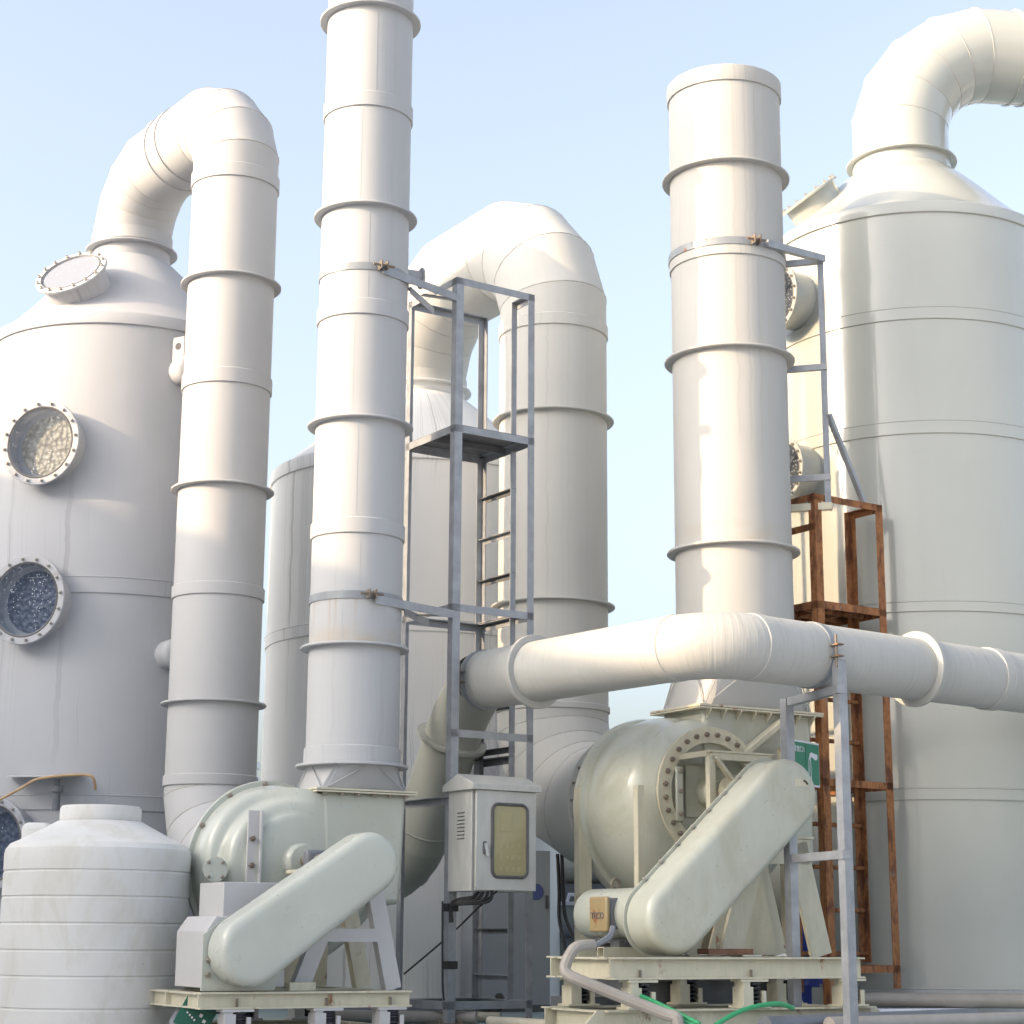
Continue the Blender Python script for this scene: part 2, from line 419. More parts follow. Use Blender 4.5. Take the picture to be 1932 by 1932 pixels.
def vsec(par, name, z0, z1, r, mat, n=80):
    m = MB(); m.lathe([(r, z0), (r, z1)], n); return m.build(name, mat, par)
def flange(par, z, r, mat, w=.052, t=.016, name='flange'):
    m = MB(); m.lathe([(r - .002, z), (r + w - .004, z), (r + w, z + .004), (r + w, z + t - .004), (r + w - .004, z + t), (r - .002, z + t)], 80)
    return m.build(name, mat, par)
def sleeve(par, z0, z1, r, mat, w=.012, name='sleeve_band'):
    m = MB(); m.lathe([(r - .004, z0), (r + w - .003, z0), (r + w, z0 + .003), (r + w, z1 - .006), (r + w * .4, z1), (r - .004, z1 + .002)], 80)
    return m.build(name, mat, par)
def bead(par, ring, rad=.0045, mat=None):
    m = MB(); m.tube(ring[::2], rad, 6, closed=True); return m.build('weld_seam', mat or M['bead'], par)

def duct_path(par, path, r, mat, n=64, seams=True, name='elbow_segment', skipseam=()):
    """mitred duct: each straight gore between two mitre cuts is a piece of its own"""
    rings = mitre_rings(path, r, n)
    v = 0
    P = [Vector(p) for p in path]
    for k in range(len(rings) - 1):
        m = MB(); L = (P[k + 1] - P[k]).length
        m.loft([rings[k], rings[k + 1]], vs=[v, v + L], circ=2 * PI * r); v += L
        m.build(name, mat, par)
    if seams:
        for k in range(1, len(rings) - 1):
            if k in skipseam: continue
            bead(par, rings[k])
    return rings

def port(par, P, axis, r, ln, mat, glass, nb=16, deep=True, fill=None):
    """round viewing port on a tower: collar > flange ring, glass, bolts"""
    P = Vector(P); A = Vector(axis).normalized()
    q = A.to_track_quat('Z', 'Y').to_matrix().to_4x4(); T = Matrix.Translation(P) @ q
    m = MB(); m.lathe([(r * .86, -.16), (r * .86, ln)], 56, T); m.lathe([(r * .845, ln), (r * .845, -.05)], 56, T)
    c = m.build('viewing_port', mat, par)
    m = MB(); m.lathe([(r * .80, ln), (r, ln), (r, ln + .018), (r - .004, ln + .022), (r * .80, ln + .022), (r * .80, ln)], 56, T); m.build('port_flange', mat, c)
    m = MB(); m.lathe([(0.0001, ln + .012), (r * .805, ln + .012)], 56, T); m.build('port_glass', glass, c)
    m = MB(); m.lathe([(r * .80, ln + .022), (r * .83, ln + .026), (r * .85, ln + .022)], 56, T); m.build('port_gasket', M['gasket'], c)
    if deep:
        m = MB(); m.lathe([(0.0001, .012), (r * .70, .012)], 40, T); m.build('port_opening' if fill is None else 'port_packing', fill or M['dark'], c)
        m = MB(); m.lathe([(r * .70, .008), (r * .85, .008)], 40, T); m.build('port_liner', mat, c)
    for k in range(nb):
        a = 2 * PI * (k + .3) / nb
        b = inst(BOLTL, 'bolt', c, T @ Vector((math.cos(a) * r * .915, math.sin(a) * r * .915, ln + .022)))
        b.rotation_euler = q.to_euler()
    return c

# ------------------------------------------------------------------ plan: two scrubber lines along grid direction V
AL = 30.0
U = Vector((math.cos(R(AL)), math.sin(R(AL)), 0)); V = Vector((-math.sin(R(AL)), math.cos(R(AL)), 0)); NF = -V
S1 = Vector((-1.02, 12.0, 0)); R1 = .30          # front stack
S2 = Vector((1.58, 12.95, 0)); R2 = .415         # right stack
PA = Vector((-2.08, 12.96, 0)); RA = .315        # left down duct
PB = Vector((.325, 14.30, 0)); RB = .43          # middle down duct
TA = Vector((-3.14, 14.40, 0)); RTA = 1.05
TB = Vector((-.86, 16.20, 0)); RTB = 1.29
TC = Vector((3.28, 14.65, 0)); RTC = 1.13
FA = Vector((-1.30, 11.61, 0)); ZFA = 1.0        # fan shaft on front face
FB = Vector((1.34, 12.49, 0)); ZFB = 1.50

def zn(c, r, py): return zpx(c.x, c.y - r, py)   # height of a ring whose near edge shows at layout row py

# ------------------------------------------------------------------ towers
def tower(name, label, c, r, mat, z_sh, z_neck0, rn, bands, base=0.0, rim=.09):
    t = root(name, label, 'scrubber tower', c)
    zs = sorted([base] + [b for a, b in bands] + [z_sh])
    for k in range(len(zs) - 1):
        vsec(t, 'shell_course', zs[k], zs[k + 1], r, mat, 120)
    for a, b in bands: 
        m = MB(); m.lathe([(r - .004, b), (r + .008, b), (r + .011, b + .004), (r + .011, a - .012), (r + .015, a - .008), (r + .015, a - .003), (r + .004, a), (r - .004, a)], 120); m.build('joint_band', mat, t)
    m = MB(); m.lathe([(r - .004, z_sh - rim), (r + .012, z_sh - rim), (r + .016, z_sh - rim + .005), (r + .016, z_sh - .02), (r + .008, z_sh - .004), (r - .02, z_sh + .002)], 120)
    m.build('rim_band', mat, t)
    prof = []
    dz = z_neck0 - z_sh
    prof.append((r - .01, z_sh - .005)); prof.append((r - .03, z_sh + .008))
    for k in range(1, 13):
        f = k / 12; rr = (r - .03) + (rn - r + .03) * f
        prof.append((rr + (.05 * math.sin(f * PI) * (f - .45)), z_sh + .008 + (dz - .008) * f))
    m = MB(); m.lathe(prof, 120); m.build('cone_roof', mat, t, 25)
    m = MB(); m.lathe([(r - .02, base - .0), (r + .06, base), (r + .06, base + .02), (r, base + .02)], 120); m.build('base_flange', mat, t)
    return t

# tower A, left edge of the picture
zA = lambda py: zn(TA, RTA, py)
tA = tower('scrubber_tower', 'big off-white scrubber tower at the left edge with round viewing ports, half in shade', TA, RTA, M['whiteA'],
           zA(586), zpx(TA.x, TA.y - .3, 478), RA + .012, [(zA(1086), zA(1118)), (zA(1498), zA(1528))], rim=.10)
ztopA = zpx(TA.x, TA.y - .33, 449)
vsec(tA, 'neck', zpx(TA.x, TA.y - .3, 480), ztopA, RA - .005, M['whiteA'])
flange(tA, ztopA - .018, RA - .002, M['whiteA'], .058)
def facing(ang):   # horizontal direction at ang degrees from straight-at-camera (-Y), positive to the right
    return Vector((math.sin(R(ang)), -math.cos(R(ang)), 0))
for px, py, ang, rr in ((80, 833, -17.5, .325), (62, 1130, -19.5, .33), (8, 1592, -27, .33)):
    d = facing(ang); P = d * (RTA)
    wz = zpx(TA.x + P.x, TA.y + P.y - .15, py)
    port(tA, Vector((P.x, P.y, wz)), d, rr, .115, M['whiteA'], M['glass'], fill=M['packing'] if py == 833 else M['packingb'])
# tilted manhole on the roof cone
dz = zpx(TA.x, TA.y - .3, 478) - zA(586); sl_ = math.atan2(RTA - RA, dz)
d = facing(-19); nrm = (d * math.cos(PI / 2 - sl_) + Vector((0, 0, 1)) * math.sin(PI / 2 - sl_)).normalized()
pm = d * (RTA * .72); zz = zA(586) + dz * (RTA * .28) / (RTA - RA)
port(tA, Vector((pm.x, pm.y, zz)), (d * .78 + Vector((0, 0, 1)) * .62), .29, .13, M['whiteA'], M['glassm'], deep=False)
# lifting lug
d = facing(33); P = d * (RTA + .06); zl = zpx(TA.x + P.x, TA.y + P.y, 665)
Tm = Matrix.Translation(Vector((P.x, P.y, zl))) @ Matrix.Rotation(R(27 - 55), 4, 'Z')
m = MB(); out = [(-.055, .12), (.055, .12), (.055, -.06), (.02, -.12), (-.055, -.12)]
hole = [(.027 * math.cos(2 * PI * k / 20), .04 + .03 * math.sin(2 * PI * k / 20)) for k in range(20)]
m.prism(out, lambda a, b: Tm @ Vector((a, -.014, b)), lambda a, b: Tm @ Vector((a, .014, b)))
lug = m.build('lifting_lug', M['whiteA'], tA, bevel=.003)
m = MB(); m.lathe([(.0001, -.016), (.028, -.016), (.028, .016), (.0001, .016)], 20, Tm @ Matrix.Translation((0, 0, .045)) @ Matrix.Rotation(R(90), 4, 'X')); m.build('lug_hole', M['dark'], lug)
for py in (705, 1237):   # domed spray-pipe caps beside the down duct
    d = facing(36); P = d * (RTA - .02); zc = zpx(TA.x + P.x, TA.y + P.y, py)
    T = Matrix.Translation(Vector((P.x, P.y, zc))) @ d.to_track_quat('Z', 'Y').to_matrix().to_4x4()
    m = MB(); m.lathe([(.11, -.05), (.11, .14)] + [(.11 * math.cos(a * PI / 16), .14 + .06 * math.sin(a * PI / 16)) for a in range(1, 9)], 32, T); m.build('spray_pipe_cap', M['whiteA'], tA)
# little rain shelf over a nozzle
Zs = zA(1473); d = facing(-10.0)
Ts = Matrix.Translation(Vector((d.x * RTA, d.y * RTA, Zs))) @ Matrix.Rotation(R(-10), 4, 'Z')
m = MB(); m.prism([(-.30, .02), (.30, .02), (.26, -.22), (-.20, -.22)], lambda a, b: Ts @ Vector((a, b, .035 + b * .12)), lambda a, b: Ts @ Vector((a, b, .041 + b * .12))); m.build('rain_shelf', M['whitebox'], tA)
m = MB(); m.lathe([(.028, -.22), (.028, -.09), (.045, -.09), (.045, -.05), (.02, -.05), (.02, 0)], 16, Ts @ Matrix.Translation((.14, -.12, 0)), cap0=True); m.build('dosing_nozzle', M['pvcd'], tA)

# tower B, behind the front stack
zB = lambda py: zn(TB, RTB, py)
tB = tower('scrubber_tower', 'drip-stained off-white scrubber tower standing behind the front stack and the grey ladder tower', TB, RTB, M['whiteB'],
           zB(838), zpx(TB.x, TB.y - .42, 735), RB + .01, [(zB(1166), zB(1190))], rim=.12)
ztopB = zpx(TB.x, TB.y - .46, 712)
vsec(tB, 'neck', zpx(TB.x, TB.y - .42, 738), ztopB, RB - .006, M['whiteB'])
flange(tB, ztopB - .02, RB - .004, M['whiteB'], .058)
# tower C, right
zC = lambda py: zn(TC, RTC, py)
baseC = zC(1867)
tC = tower('scrubber_tower', 'large glossy cream scrubber tower filling the right edge', TC, RTC, M['glossC'],
           zC(377), zpx(TC.x, TC.y - .4, 298), .415, [(zC(577), zC(601)), (zC(791), zC(817)), (zC(1132), zC(1153)), (zC(1485), zC(1509))], base=baseC, rim=.10)
ztopC = zpx(TC.x, TC.y - .42, 272)
vsec(tC, 'neck', zpx(TC.x, TC.y - .4, 300), ztopC, .41, M['glossC'])
flange(tC, ztopC - .018, .41, M['glossC'], .05)
for px, py, ang, rr in ((1505, 570, -63, .27), (1512, 893, -62, .25)):
    d = facing(ang); P = d * RTC
    port(tC, Vector((P.x, P.y, zpx(TC.x + P.x, TC.y + P.y, py))), d, rr, .17, M['glossC'], M['glass'])
d = facing(-72); port(tC, Vector((d.x * RTC * .70, d.y * RTC * .70, zC(377) + .27)), d * .62 + Vector((0, 0, .78)), .27, .13, M['glossC'], M['glassm'], deep=False)
m = MB(); m.lathe([(RTC + .10, 0), (RTC + .10, baseC - .002), (.01, baseC - .002)], 96); o = m.build('plinth', M['conc']); o.location = TC; struct(o)

# small far tower between the left duct and the middle tower
ft = root('scrubber_tower', 'small distant scrubber tower seen in the gap beside the left down duct', 'scrubber tower', at(425, 1760, 23.0) * Vector((1, 1, 0)) if False else Vector((-3.62, 23.0, 0)))
zf = lambda py: zpx(-3.62, 23.0, py)
m = MB(); m.lathe([(.50, 0), (.50, zf(1450)), (.53, zf(1450)), (.53, zf(1438)), (.50, zf(1437)), (.19, zf(1330)), (.19, zf(1300))], 48, cap1=True); m.build('shell', M['whiteB'], ft)
for py in (1466, 1482, 1506):
    m = MB(); m.lathe([(.50, zf(py) - .05), (.53, zf(py) - .05), (.53, zf(py)), (.50, zf(py))], 48); m.build('joint_band', M['whiteB'], ft)

# ------------------------------------------------------------------ goosenecks and down ducts
def gooseneck(name, label, P0, T0, r, zp, zt, mat, zfan, nseg=4, Rtop=.6):
    """tower neck -> half circle of gores -> down duct -> bottom elbow into the fan; P0 down duct, T0 tower axis"""
    t = root(name, label, 'duct', P0)
    D = (T0 - P0); span = D.length; hd = D / span; Rb = span / 2
    z0 = (zp + zt) / 2
    # two gored elbows with a straight run between them
    pts = [Vector((0, 0, zp - .02))]
    Rk = Rtop; kq = Rk / math.cos(R(90 / nseg / 2))
    for k in range(nseg):
        a = 90 / nseg * (k + .5); pts.append(hd * (Rk - kq * math.cos(R(a))) + Vector((0, 0, zp + kq * math.sin(R(a)))))
    for k in reversed(range(nseg)):
        a = 90 / nseg * (k + .5); pts.append(hd * (span - Rk + kq * math.cos(R(a))) + Vector((0, 0, zp + kq * math.sin(R(a)))))
    pts.append(Vector((D.x, D.y, zt)))
    rings = duct_path(t, pts, r, mat)
    # bottom elbow towards the fan
    Re = .62 * (r / .315) if r < .4 else .74
    ze = zfan + Re
    bl = [Vector((0, 0, ze + .0))]
    ns = 4; kb = Re / math.cos(R(90 / ns / 2))
    for k in range(ns):
        a = 90 / ns * (k + .5)
        bl.append(NF * (Re - kb * math.cos(R(a))) + Vector((0, 0, ze - kb * math.sin(R(a)))))
    return t, pts, bl, ze, Re, hd

# left line (A)
zp = zn(PA, RA, 300); zt = ztopA + .12
gA, ptsA, blA, zeA, ReA, hdA = gooseneck('gooseneck_duct', 'off-white gooseneck duct from the left tower looping down to the left fan', PA, TA, RA, zp, zt, M['duct'], ZFA, Rtop=.53)
zfl = [zn(PA, RA + .05, y) for y in (507, 903, 1316)]
zsl = [(zn(PA, RA, a), zn(PA, RA, b)) for a, b in ((304, 330), (691, 719), (1095, 1119), (1458, 1479))]
cuts = sorted([zeA] + zfl + [b for a, b in zsl[:3]] + [zp - .02])
for k in range(len(cuts) - 1): vsec(gA, 'pipe_section', cuts[k], cuts[k + 1], RA, M['duct'])
for z in zfl: flange(gA, z - .016, RA, M['duct'])
for a, b in zsl: sleeve(gA, b, a, RA, M['duct'])
tw = TA - PA
for z0, z1 in ((zt - .10, zt + .0),):
    m = MB(); m.lathe([(RA - .002, z0), (RA + .012, z0), (RA + .012, z1), (RA, z1 + .004)], 72, Matrix.Translation(tw)); m.build('sleeve_band', M['duct'], gA)
duct_path(gA, blA + [blA[-1] + NF * .64], RA, M['duct'])
endA = (blA[-1] + NF * .35)
# band pair on top of the arch
mid = (ptsA[4] + ptsA[5]) / 2; dirm = (ptsA[5] - ptsA[4]).normalized()
for o_ in (-.09, .09):
    Tm = Matrix.Translation(mid + dirm * o_) @ dirm.to_track_quat('Z', 'Y').to_matrix().to_4x4()
    m = MB(); m.lathe([(RA - .002, -.035), (RA + .011, -.035), (RA + .011, .035), (RA - .002, .035)], 64, Tm); m.build('sleeve_band', M['duct'], gA)

# middle line (B)
zp = zn(PB, RB, 585); zt = ztopB + .10
gB, ptsB, blB, zeB, ReB, hdB = gooseneck('gooseneck_duct', 'wide cream gooseneck duct from the middle tower looping down to the right fan', PB, TB, RB, zp, zt, M['ductB'], ZFB, Rtop=.86)
zfl = [zn(PB, RB + .05, y) for y in (764, 1124)]
zsl = [(zn(PB, RB, 588), zn(PB, RB, 610)), (zn(PB, RB, 1322), zn(PB, RB, 1334))]
cuts = sorted([zeB] + zfl + [zsl[0][1]] + [zp - .02])
for k in range(len(cuts) - 1): vsec(gB, 'pipe_section', cuts[k], cuts[k + 1], RB, M['ductB'])
for z in zfl: flange(gB, z - .018, RB, M['ductB'], .055, .018)
for a, b in zsl: sleeve(gB, b, a, RB, M['ductB'])
tw = TB - PB
m = MB(); m.lathe([(RB - .002, zt - .09), (RB + .012, zt - .09), (RB + .012, zt), (RB, zt + .004)], 72, Matrix.Translation(tw)); m.build('sleeve_band', M['ductB'], gB)
exB = ReB * math.tan(R(11.25)) + .26
duct_path(gB, blB + [blB[-1] + NF * exB], RB, M['ductB'])
# inlet flange of right fan line
Tm = Matrix.Translation(blB[-1] + NF * (exB - .01)) @ NF.to_track_quat('Z', 'Y').to_matrix().to_4x4()
m = MB(); m.lathe([(RB - .004, 0), (RB + .055, 0), (RB + .055, .018), (RB - .004, .018)], 72, Tm); fl = m.build('inlet_flange', M['ductB'], gB)
for k in range(24):
    a = 2 * PI * k / 24
    b = inst(BOLTS, 'bolt', fl, Tm @ Vector(((RB + .03) * math.cos(a), (RB + .03) * math.sin(a), .018))); b.rotation_euler = Tm.to_euler()

# tower C elbow going right, over and down outside the frame
gC = root('elbow_duct', 'cream elbow duct bending right from the top of the glossy tower', 'duct', TC)
dC = Vector((1, .12, 0)).normalized(); Rc = .83; rc = .40
z0 = ztopC + .22
pts = [Vector((0, 0, ztopC)), ]
nsg = 5; kk = Rc / math.cos(R(90 / nsg / 2))
for k in range(nsg):
    a = 90 / nsg * (k + .5)
    pts.append(dC * (Rc - kk * math.cos(R(a))) + Vector((0, 0, z0 + kk * math.sin(R(a)))))
pts.append(dC * 3.3 + Vector((0, 0, z0 + Rc)))
for k in range(nsg):
    a = 90 / nsg * (k + .5)
    pts.append(dC * (3.3 + kk * math.sin(R(a))) + Vector((0, 0, z0 + kk * math.cos(R(a)))))
pts.append(dC * (3.3 + Rc) + Vector((0, 0, baseC)))
rgs = duct_path(gC, pts, rc, M['glossC'])
for s_ in (1.02, 1.14):
    Tm = Matrix.Translation(dC * s_ + Vector((0, 0, z0 + Rc))) @ dC.to_track_quat('Z', 'Y').to_matrix().to_4x4()
    m = MB(); m.lathe([(rc - .002, -.01), (rc + .012, -.01), (rc + .012, .01), (rc - .002, .01)], 64, Tm); m.build('sleeve_band', M['glossC'], gC)

# ------------------------------------------------------------------ stacks
st1 = root('exhaust_stack', 'tall slim off-white exhaust stack in front, running out of the top of the picture', 'exhaust stack', S1)
z1 = lambda py, e=0.0: zpx(S1.x, S1.y - R1 - e, py)
top1 = 7.62; bot1 = z1(1436, .05)
fl1 = [z1(y, .05) for y in (-2, 376, 779, 1208)]
sv1 = [(z1(170), z1(198)), (z1(561), z1(591)), (z1(974), z1(1004)), (z1(1404), z1(1437))]
cuts = sorted([bot1] + fl1 + [b for a, b in sv1[:3]] + [top1])
M['stained'] = frp('warm_white_frp_rust_run', (.41, .418, .43), .62, .12, .10, wav=.12)
def add_runs(mt, z0, z1, amt=1.0):
    nt = mt.node_tree; L = nt.links; b = nt.nodes['Principled BSDF']; old = b.inputs['Base Color'].links[0].from_socket
    uv = N(nt, 'ShaderNodeTexCoord').outputs['UV']; sp = N(nt, 'ShaderNodeSeparateXYZ'); L.new(uv, sp.inputs[0])
    mr = N(nt, 'ShaderNodeMapRange'); mr.inputs[1].default_value = z0; mr.inputs[2].default_value = z1; L.new(sp.outputs[1], mr.inputs[0])
    runs = ramp(nt, noise(nt, mapping(nt, uv, (26, .25, 1), (3, 0, 0)), 1.0, 4, .6), .50, .68)
    pat = ramp(nt, noise(nt, mapping(nt, uv, (2.3, .3, 1), (7.4, 0, 0)), 1.0, 2), .44, .60)
    low = ramp(nt, noise(nt, mapping(nt, uv, (3.0, 6, 1), (1, 0, 0)), 1.0, 3), .42, .66)
    f1 = mul(nt, mul(nt, mul(nt, runs, pat), mr.outputs[0]), amt)
    inv = N(nt, 'ShaderNodeMath', operation='SUBTRACT'); inv.inputs[0].default_value = .55; inv.use_clamp = True; L.new(mr.outputs[0], inv.inputs[1])
    f2 = mul(nt, mul(nt, low, inv.outputs[0]), .9)
    c = mixc(nt, f1, old, (.34, .20, .07)); c = mixc(nt, f2, c, (.40, .30, .16)); L.new(c, b.inputs['Base Color'])
add_runs(M['stained'], fl1[3], z1(1128))
cuts = sorted(cuts + [z1(1128)])
for k in range(len(cuts) - 1): vsec(st1, 'pipe_section', cuts[k], cuts[k + 1], R1, M['stained'] if abs(cuts[k] - fl1[3]) < 1e-4 else M['white'])
m = MB(); m.lathe([(R1, top1 - .06), (R1 + .02, top1 - .06), (R1 + .02, top1), (R1 - .01, top1), (R1 - .01, top1 - .8)], 72); m.build('top_rim', M['white'], st1)
for z in fl1: flange(st1, z - .016, R1, M['white'], .055)
for a, b in sv1: sleeve(st1, b, a, R1, M['white'])
flange(st1, bot1 - .016, R1, M['white'], .062, .018)
# round-to-rectangle transition and bolted square flange
def transition(par, z0, z1, r, cx, cy, hw, hd_, mat, rz):
    n = 48; m = MB(); lo, hi = [], []
    for k in range(n):
        a = 2 * PI * (k + .5) / n; c, s = math.cos(a), math.sin(a)
        q = 1 / max(abs(c), abs(s))
        hi.append(Vector((r * c, r * s, z1))); lo.append(Vector((cx + hw * c * q, cy + hd_ * s * q, z0)))
    Mz = Matrix.Rotation(R(rz), 4, 'Z')
    m.loft([[Mz @ p for p in lo], [Mz @ p for p in hi]]); o = m.build('transition', mat, par, 12)
    mm = MB()
    for ca in range(4):
        cn = Mz @ Vector((cx + hw * (1, -1, -1, 1)[ca], cy + hd_ * (1, 1, -1, -1)[ca], z0))
        for da in (-38, 0, 38):
            a = R(45 + 90 * ca + da); mm.bar(cn, Mz @ Vector((r * math.cos(a), r * math.sin(a), z1)), .007, .007)
    mm.build('fold_edge', mat, o)
    return o
zq1 = z1(1490, 0)
transition(st1, zq1, bot1 - .016, R1, 0, 0, .30, .20, M['white'], AL)
Mz = Matrix.Rotation(R(AL), 4, 'Z')
m = MB(); m.box((0, 0, zq1 + .004), (.70, .50, .012), Mz); m.build('square_flange', M['cream'], st1)
# stub nozzle low behind upper strap
zs = z1(470); Tm = Matrix.Translation((.22, .2, zs)) @ Vector((.93, .36, 0)).to_track_quat('Z', 'Y').to_matrix().to_4x4()
m = MB(); m.lathe([(.052, -.1), (.052, .16), (.075, .16), (.075, .175), (.0001, .175)], 24, Tm); m.build('test_nozzle', M['white'], st1)
# straps
def strap(par, zc, r, h, mat, ear_ang):
    m = MB(); m.lathe([(r - .001, zc - h / 2), (r + .007, zc - h / 2), (r + .007, zc + h / 2), (r - .001, zc + h / 2)], 72); s = m.build('strap', mat, par)
    d = facing(ear_ang)
    for q in (-.022, .022):
        m = MB(); tt = Vector((-d.y, d.x, 0)); m.box((0, 0, 0), (.07, .008, h * 1.1), Matrix.Translation(d * (r + .035) + tt * q + Vector((0, 0, zc))) @ Matrix.Rotation(math.atan2(d.y, d.x), 4, 'Z')); m.build('strap_ear', M['boltr'], s)
    m = MB(); tt = Vector((-d.y, d.x, 0)); m.tube([d * (r + .045) + tt * -.075 + Vector((0, 0, zc)), d * (r + .045) + tt * .075 + Vector((0, 0, zc))], .009, 8); m.build('clamp_bolt', M['boltr'], s)
    return s
strap(st1, z1(501), R1, .05, M['strap'], 27); strap(st1, z1(1121), R1, .05, M['strap'], 22)

def seam(par, r, z0, z1, ang, mat):
    d = facing(ang) * (r - .0006); m = MB(); m.bar((d.x, d.y, z0), (d.x, d.y, z1), .006, .003, d.normalized()); m.build('weld_seam', M['white'], par)
for k in range(len(cuts) - 1): seam(st1, R1, cuts[k] + .004, cuts[k + 1] - .03, (4, -12, 8, 2, -6, 10, -3, 14)[k % 8], M['bead'])
st2 = root('exhaust_stack', 'thick cream exhaust stack with open rimmed top, right of centre, standing on the right fan', 'exhaust stack', S2)
z2 = lambda py, e=0.0: zpx(S2.x, S2.y - R2 - e, py)
top2 = z2(121); fl2 = [z2(y, .05) for y in (294, 645, 1017)]
zq2 = zpx(S2.x, S2.y - .4, 1334); zr2 = zq2 + .36
cuts = sorted([zr2] + fl2 + [z2(478)] + [top2])
M['stackBs'] = frp('stack_cream_frp_stained', (.43, .425, .41), .62, .12, .15, wav=.12, seed=7.0)
add_runs(M['stackBs'], fl2[2], fl2[2] + .32, 0.0)
cuts = sorted(cuts + [fl2[2] + .32])
for k in range(len(cuts) - 1): vsec(st2, 'pipe_section', cuts[k], cuts[k + 1], R2, M['stackBs'] if abs(cuts[k] - fl2[2]) < 1e-4 else M['stackB'])
m = MB(); m.lathe([(R2 - .004, z2(150)), (R2 + .012, z2(150)), (R2 + .014, z2(150) + .004), (R2 + .014, top2 - .004), (R2 + .01, top2), (R2 - .012, top2), (R2 - .012, top2 - 1.0)], 80); m.build('top_rim', M['stackB'], st2)
for z in fl2: flange(st2, z - .018, R2, M['stackB'], .058, .018)
sleeve(st2, z2(478), z2(447), R2, M['stackB'])
transition(st2, zq2, zr2, R2, 0, 0, .46, .245, M['stackB'], AL)
m = MB(); m.box((0, 0, zq2 + .004), (1.06, .60, .014), Mz); sf = m.build('square_flange', M['creamr'], st2)
for k in range(9):
    inst(BOLTR, 'bolt', sf, Mz @ Vector((-.47 + .1175 * k, -.275, zq2 - .016)))
s_ = strap(st2, z2(454), R2 + .012, .055, M['strap'], 20)

# ------------------------------------------------------------------ fans
def spiral(th, r0, r1, t0=70):
    """scroll radius; th degrees counter-clockwise from +x, jump hidden in the outlet box between 0 and t0"""
    th = th % 360
    if th < t0: f = 1 - (th / t0) ** .7; return r0 + (r1 - r0) * f * .9
    return r0 + (r1 - r0) * (th - t0) / (360 - t0)
def scroll(stations, r0, r1, zc, n=96, flush=None):
    """stations: (y, offset from scroll radius or ('c', fixed radius))"""
    rings = []
    for y, q in stations:
        ring = []
        for k in range(n):
            a = 360 * k / n
            ro = spiral(a, r0, r1)
            if isinstance(q, tuple):
                rr = q[1] if q[0] == 'c' else q[1] + (ro - q[1]) * q[2]
            else: rr = ro + q
            yy = y
            if flush and y < flush[2]:
                t = min(1, max(0, (flush[1] - a) / (flush[1] - flush[0]))) if a <= 180 else (min(1, max(0, (a - 320) / 40)) if a > 320 else 0)
                t = t * t * (3 - 2 * t); yy = y * (1 - t) + .002 * t
            ring.append(Vector((rr * math.cos(R(a)), yy, zc + rr * math.sin(R(a)))))
        rings.append(ring)
    return rings
def stadium(c0, r0, c1, r1, n=20):
    """outline round two circles (x,z), counter-clockwise"""
    dx, dz = c1[0] - c0[0], c1[1] - c0[1]; L = math.hypot(dx, dz); th = math.atan2(dz, dx); b = math.asin((r0 - r1) / L)
    pts = []
    a0, a1 = th - PI / 2 + b, th + PI / 2 - b
    for k in range(n + 1):
        a = a0 + (a1 - a0) * k / n; pts.append((c1[0] + r1 * math.cos(a), c1[1] + r1 * math.sin(a)))
    for k in range(n + 1):
        a = a1 + (2 * PI - (a1 - a0)) * k / n; pts.append((c0[0] + r0 * math.cos(a), c0[1] + r0 * math.sin(a)))
    return pts
def guard(par, c0, r0, c1, r1, yb, yf, rnd, mat):
    rings = []
    for y, o_ in [(yb, 0), (yf + rnd, 0)] + [(yf + rnd * (1 - math.sin(a * PI / 12)), -rnd * (1 - math.cos(a * PI / 12))) for a in range(1, 7)] + [(yf - .002, -rnd * 1.6)]:
        rings.append([Vector((x, y, z)) for x, z in stadium(c0, r0 + o_, c1, r1 + o_)])
    m = MB(); m.loft(rings, True, True); return m.build('belt_guard', mat, par, 30)
def rbox(par, name, c, s, mat, bev=.02, M_=None):
    m = MB(); m.box(c, s, M_); return m.build(name, mat, par, bevel=bev, bseg=3)
def ibeam(par, p0, p1, h, w_, mat, name='base_beam'):
    p0, p1 = Vector(p0), Vector(p1); up = Vector((0, 0, 1)); m = MB()
    t = .010
    m.bar(p0 + up * (h / 2 - t / 2), p1 + up * (h / 2 - t / 2), w_, t); m.bar(p0 - up * (h / 2 - t / 2), p1 - up * (h / 2 - t / 2), w_, t)
    m.bar(p0, p1, .012, h - 2 * t); return m.build(name, mat, par)
def isolator(par, x, y, z0, z1, mat, k=1.0):
    H = z1 - z0; y0 = y; x0 = x
    m = MB(); m.box((x, y, z0 + .006), (.17, .10, .012)); m.box((x - .042, y - .005, z0 + .012 + H * .33), (.055, .085, H * .66)); m.box((x + .05, y - .005, z0 + .012 + H * .26), (.02, .085, H * .52))
    m.box((x, y, z1 - .008), (.15, .09, .014)); m.box((x - .045, y - .005, z1 - .015 - H * .13), (.038, .07, H * .26))
    m.v = [Vector((x + (p.x - x) * k, y + (p.y - y) * k, p.z)) for p in m.v]
    s = m.build('spring_mount', mat, par)
    pts = [(x + k * (.012 + .027 * math.cos(a * PI / 4)), y - .01 * k + k * .034 * math.sin(a * PI / 4), z0 + .02 + (H - .04) * a / 40) for a in range(41)]
    m = MB(); m.tube(pts, .0075, 6); m.build('spring', M['spring'], s)
    m = MB(); m.tube([(x, y - .02, z1 - .02), (x, y - .02, z1 + .055)], .008, 8); m.build('stud', M['boltr'], s)
    return s

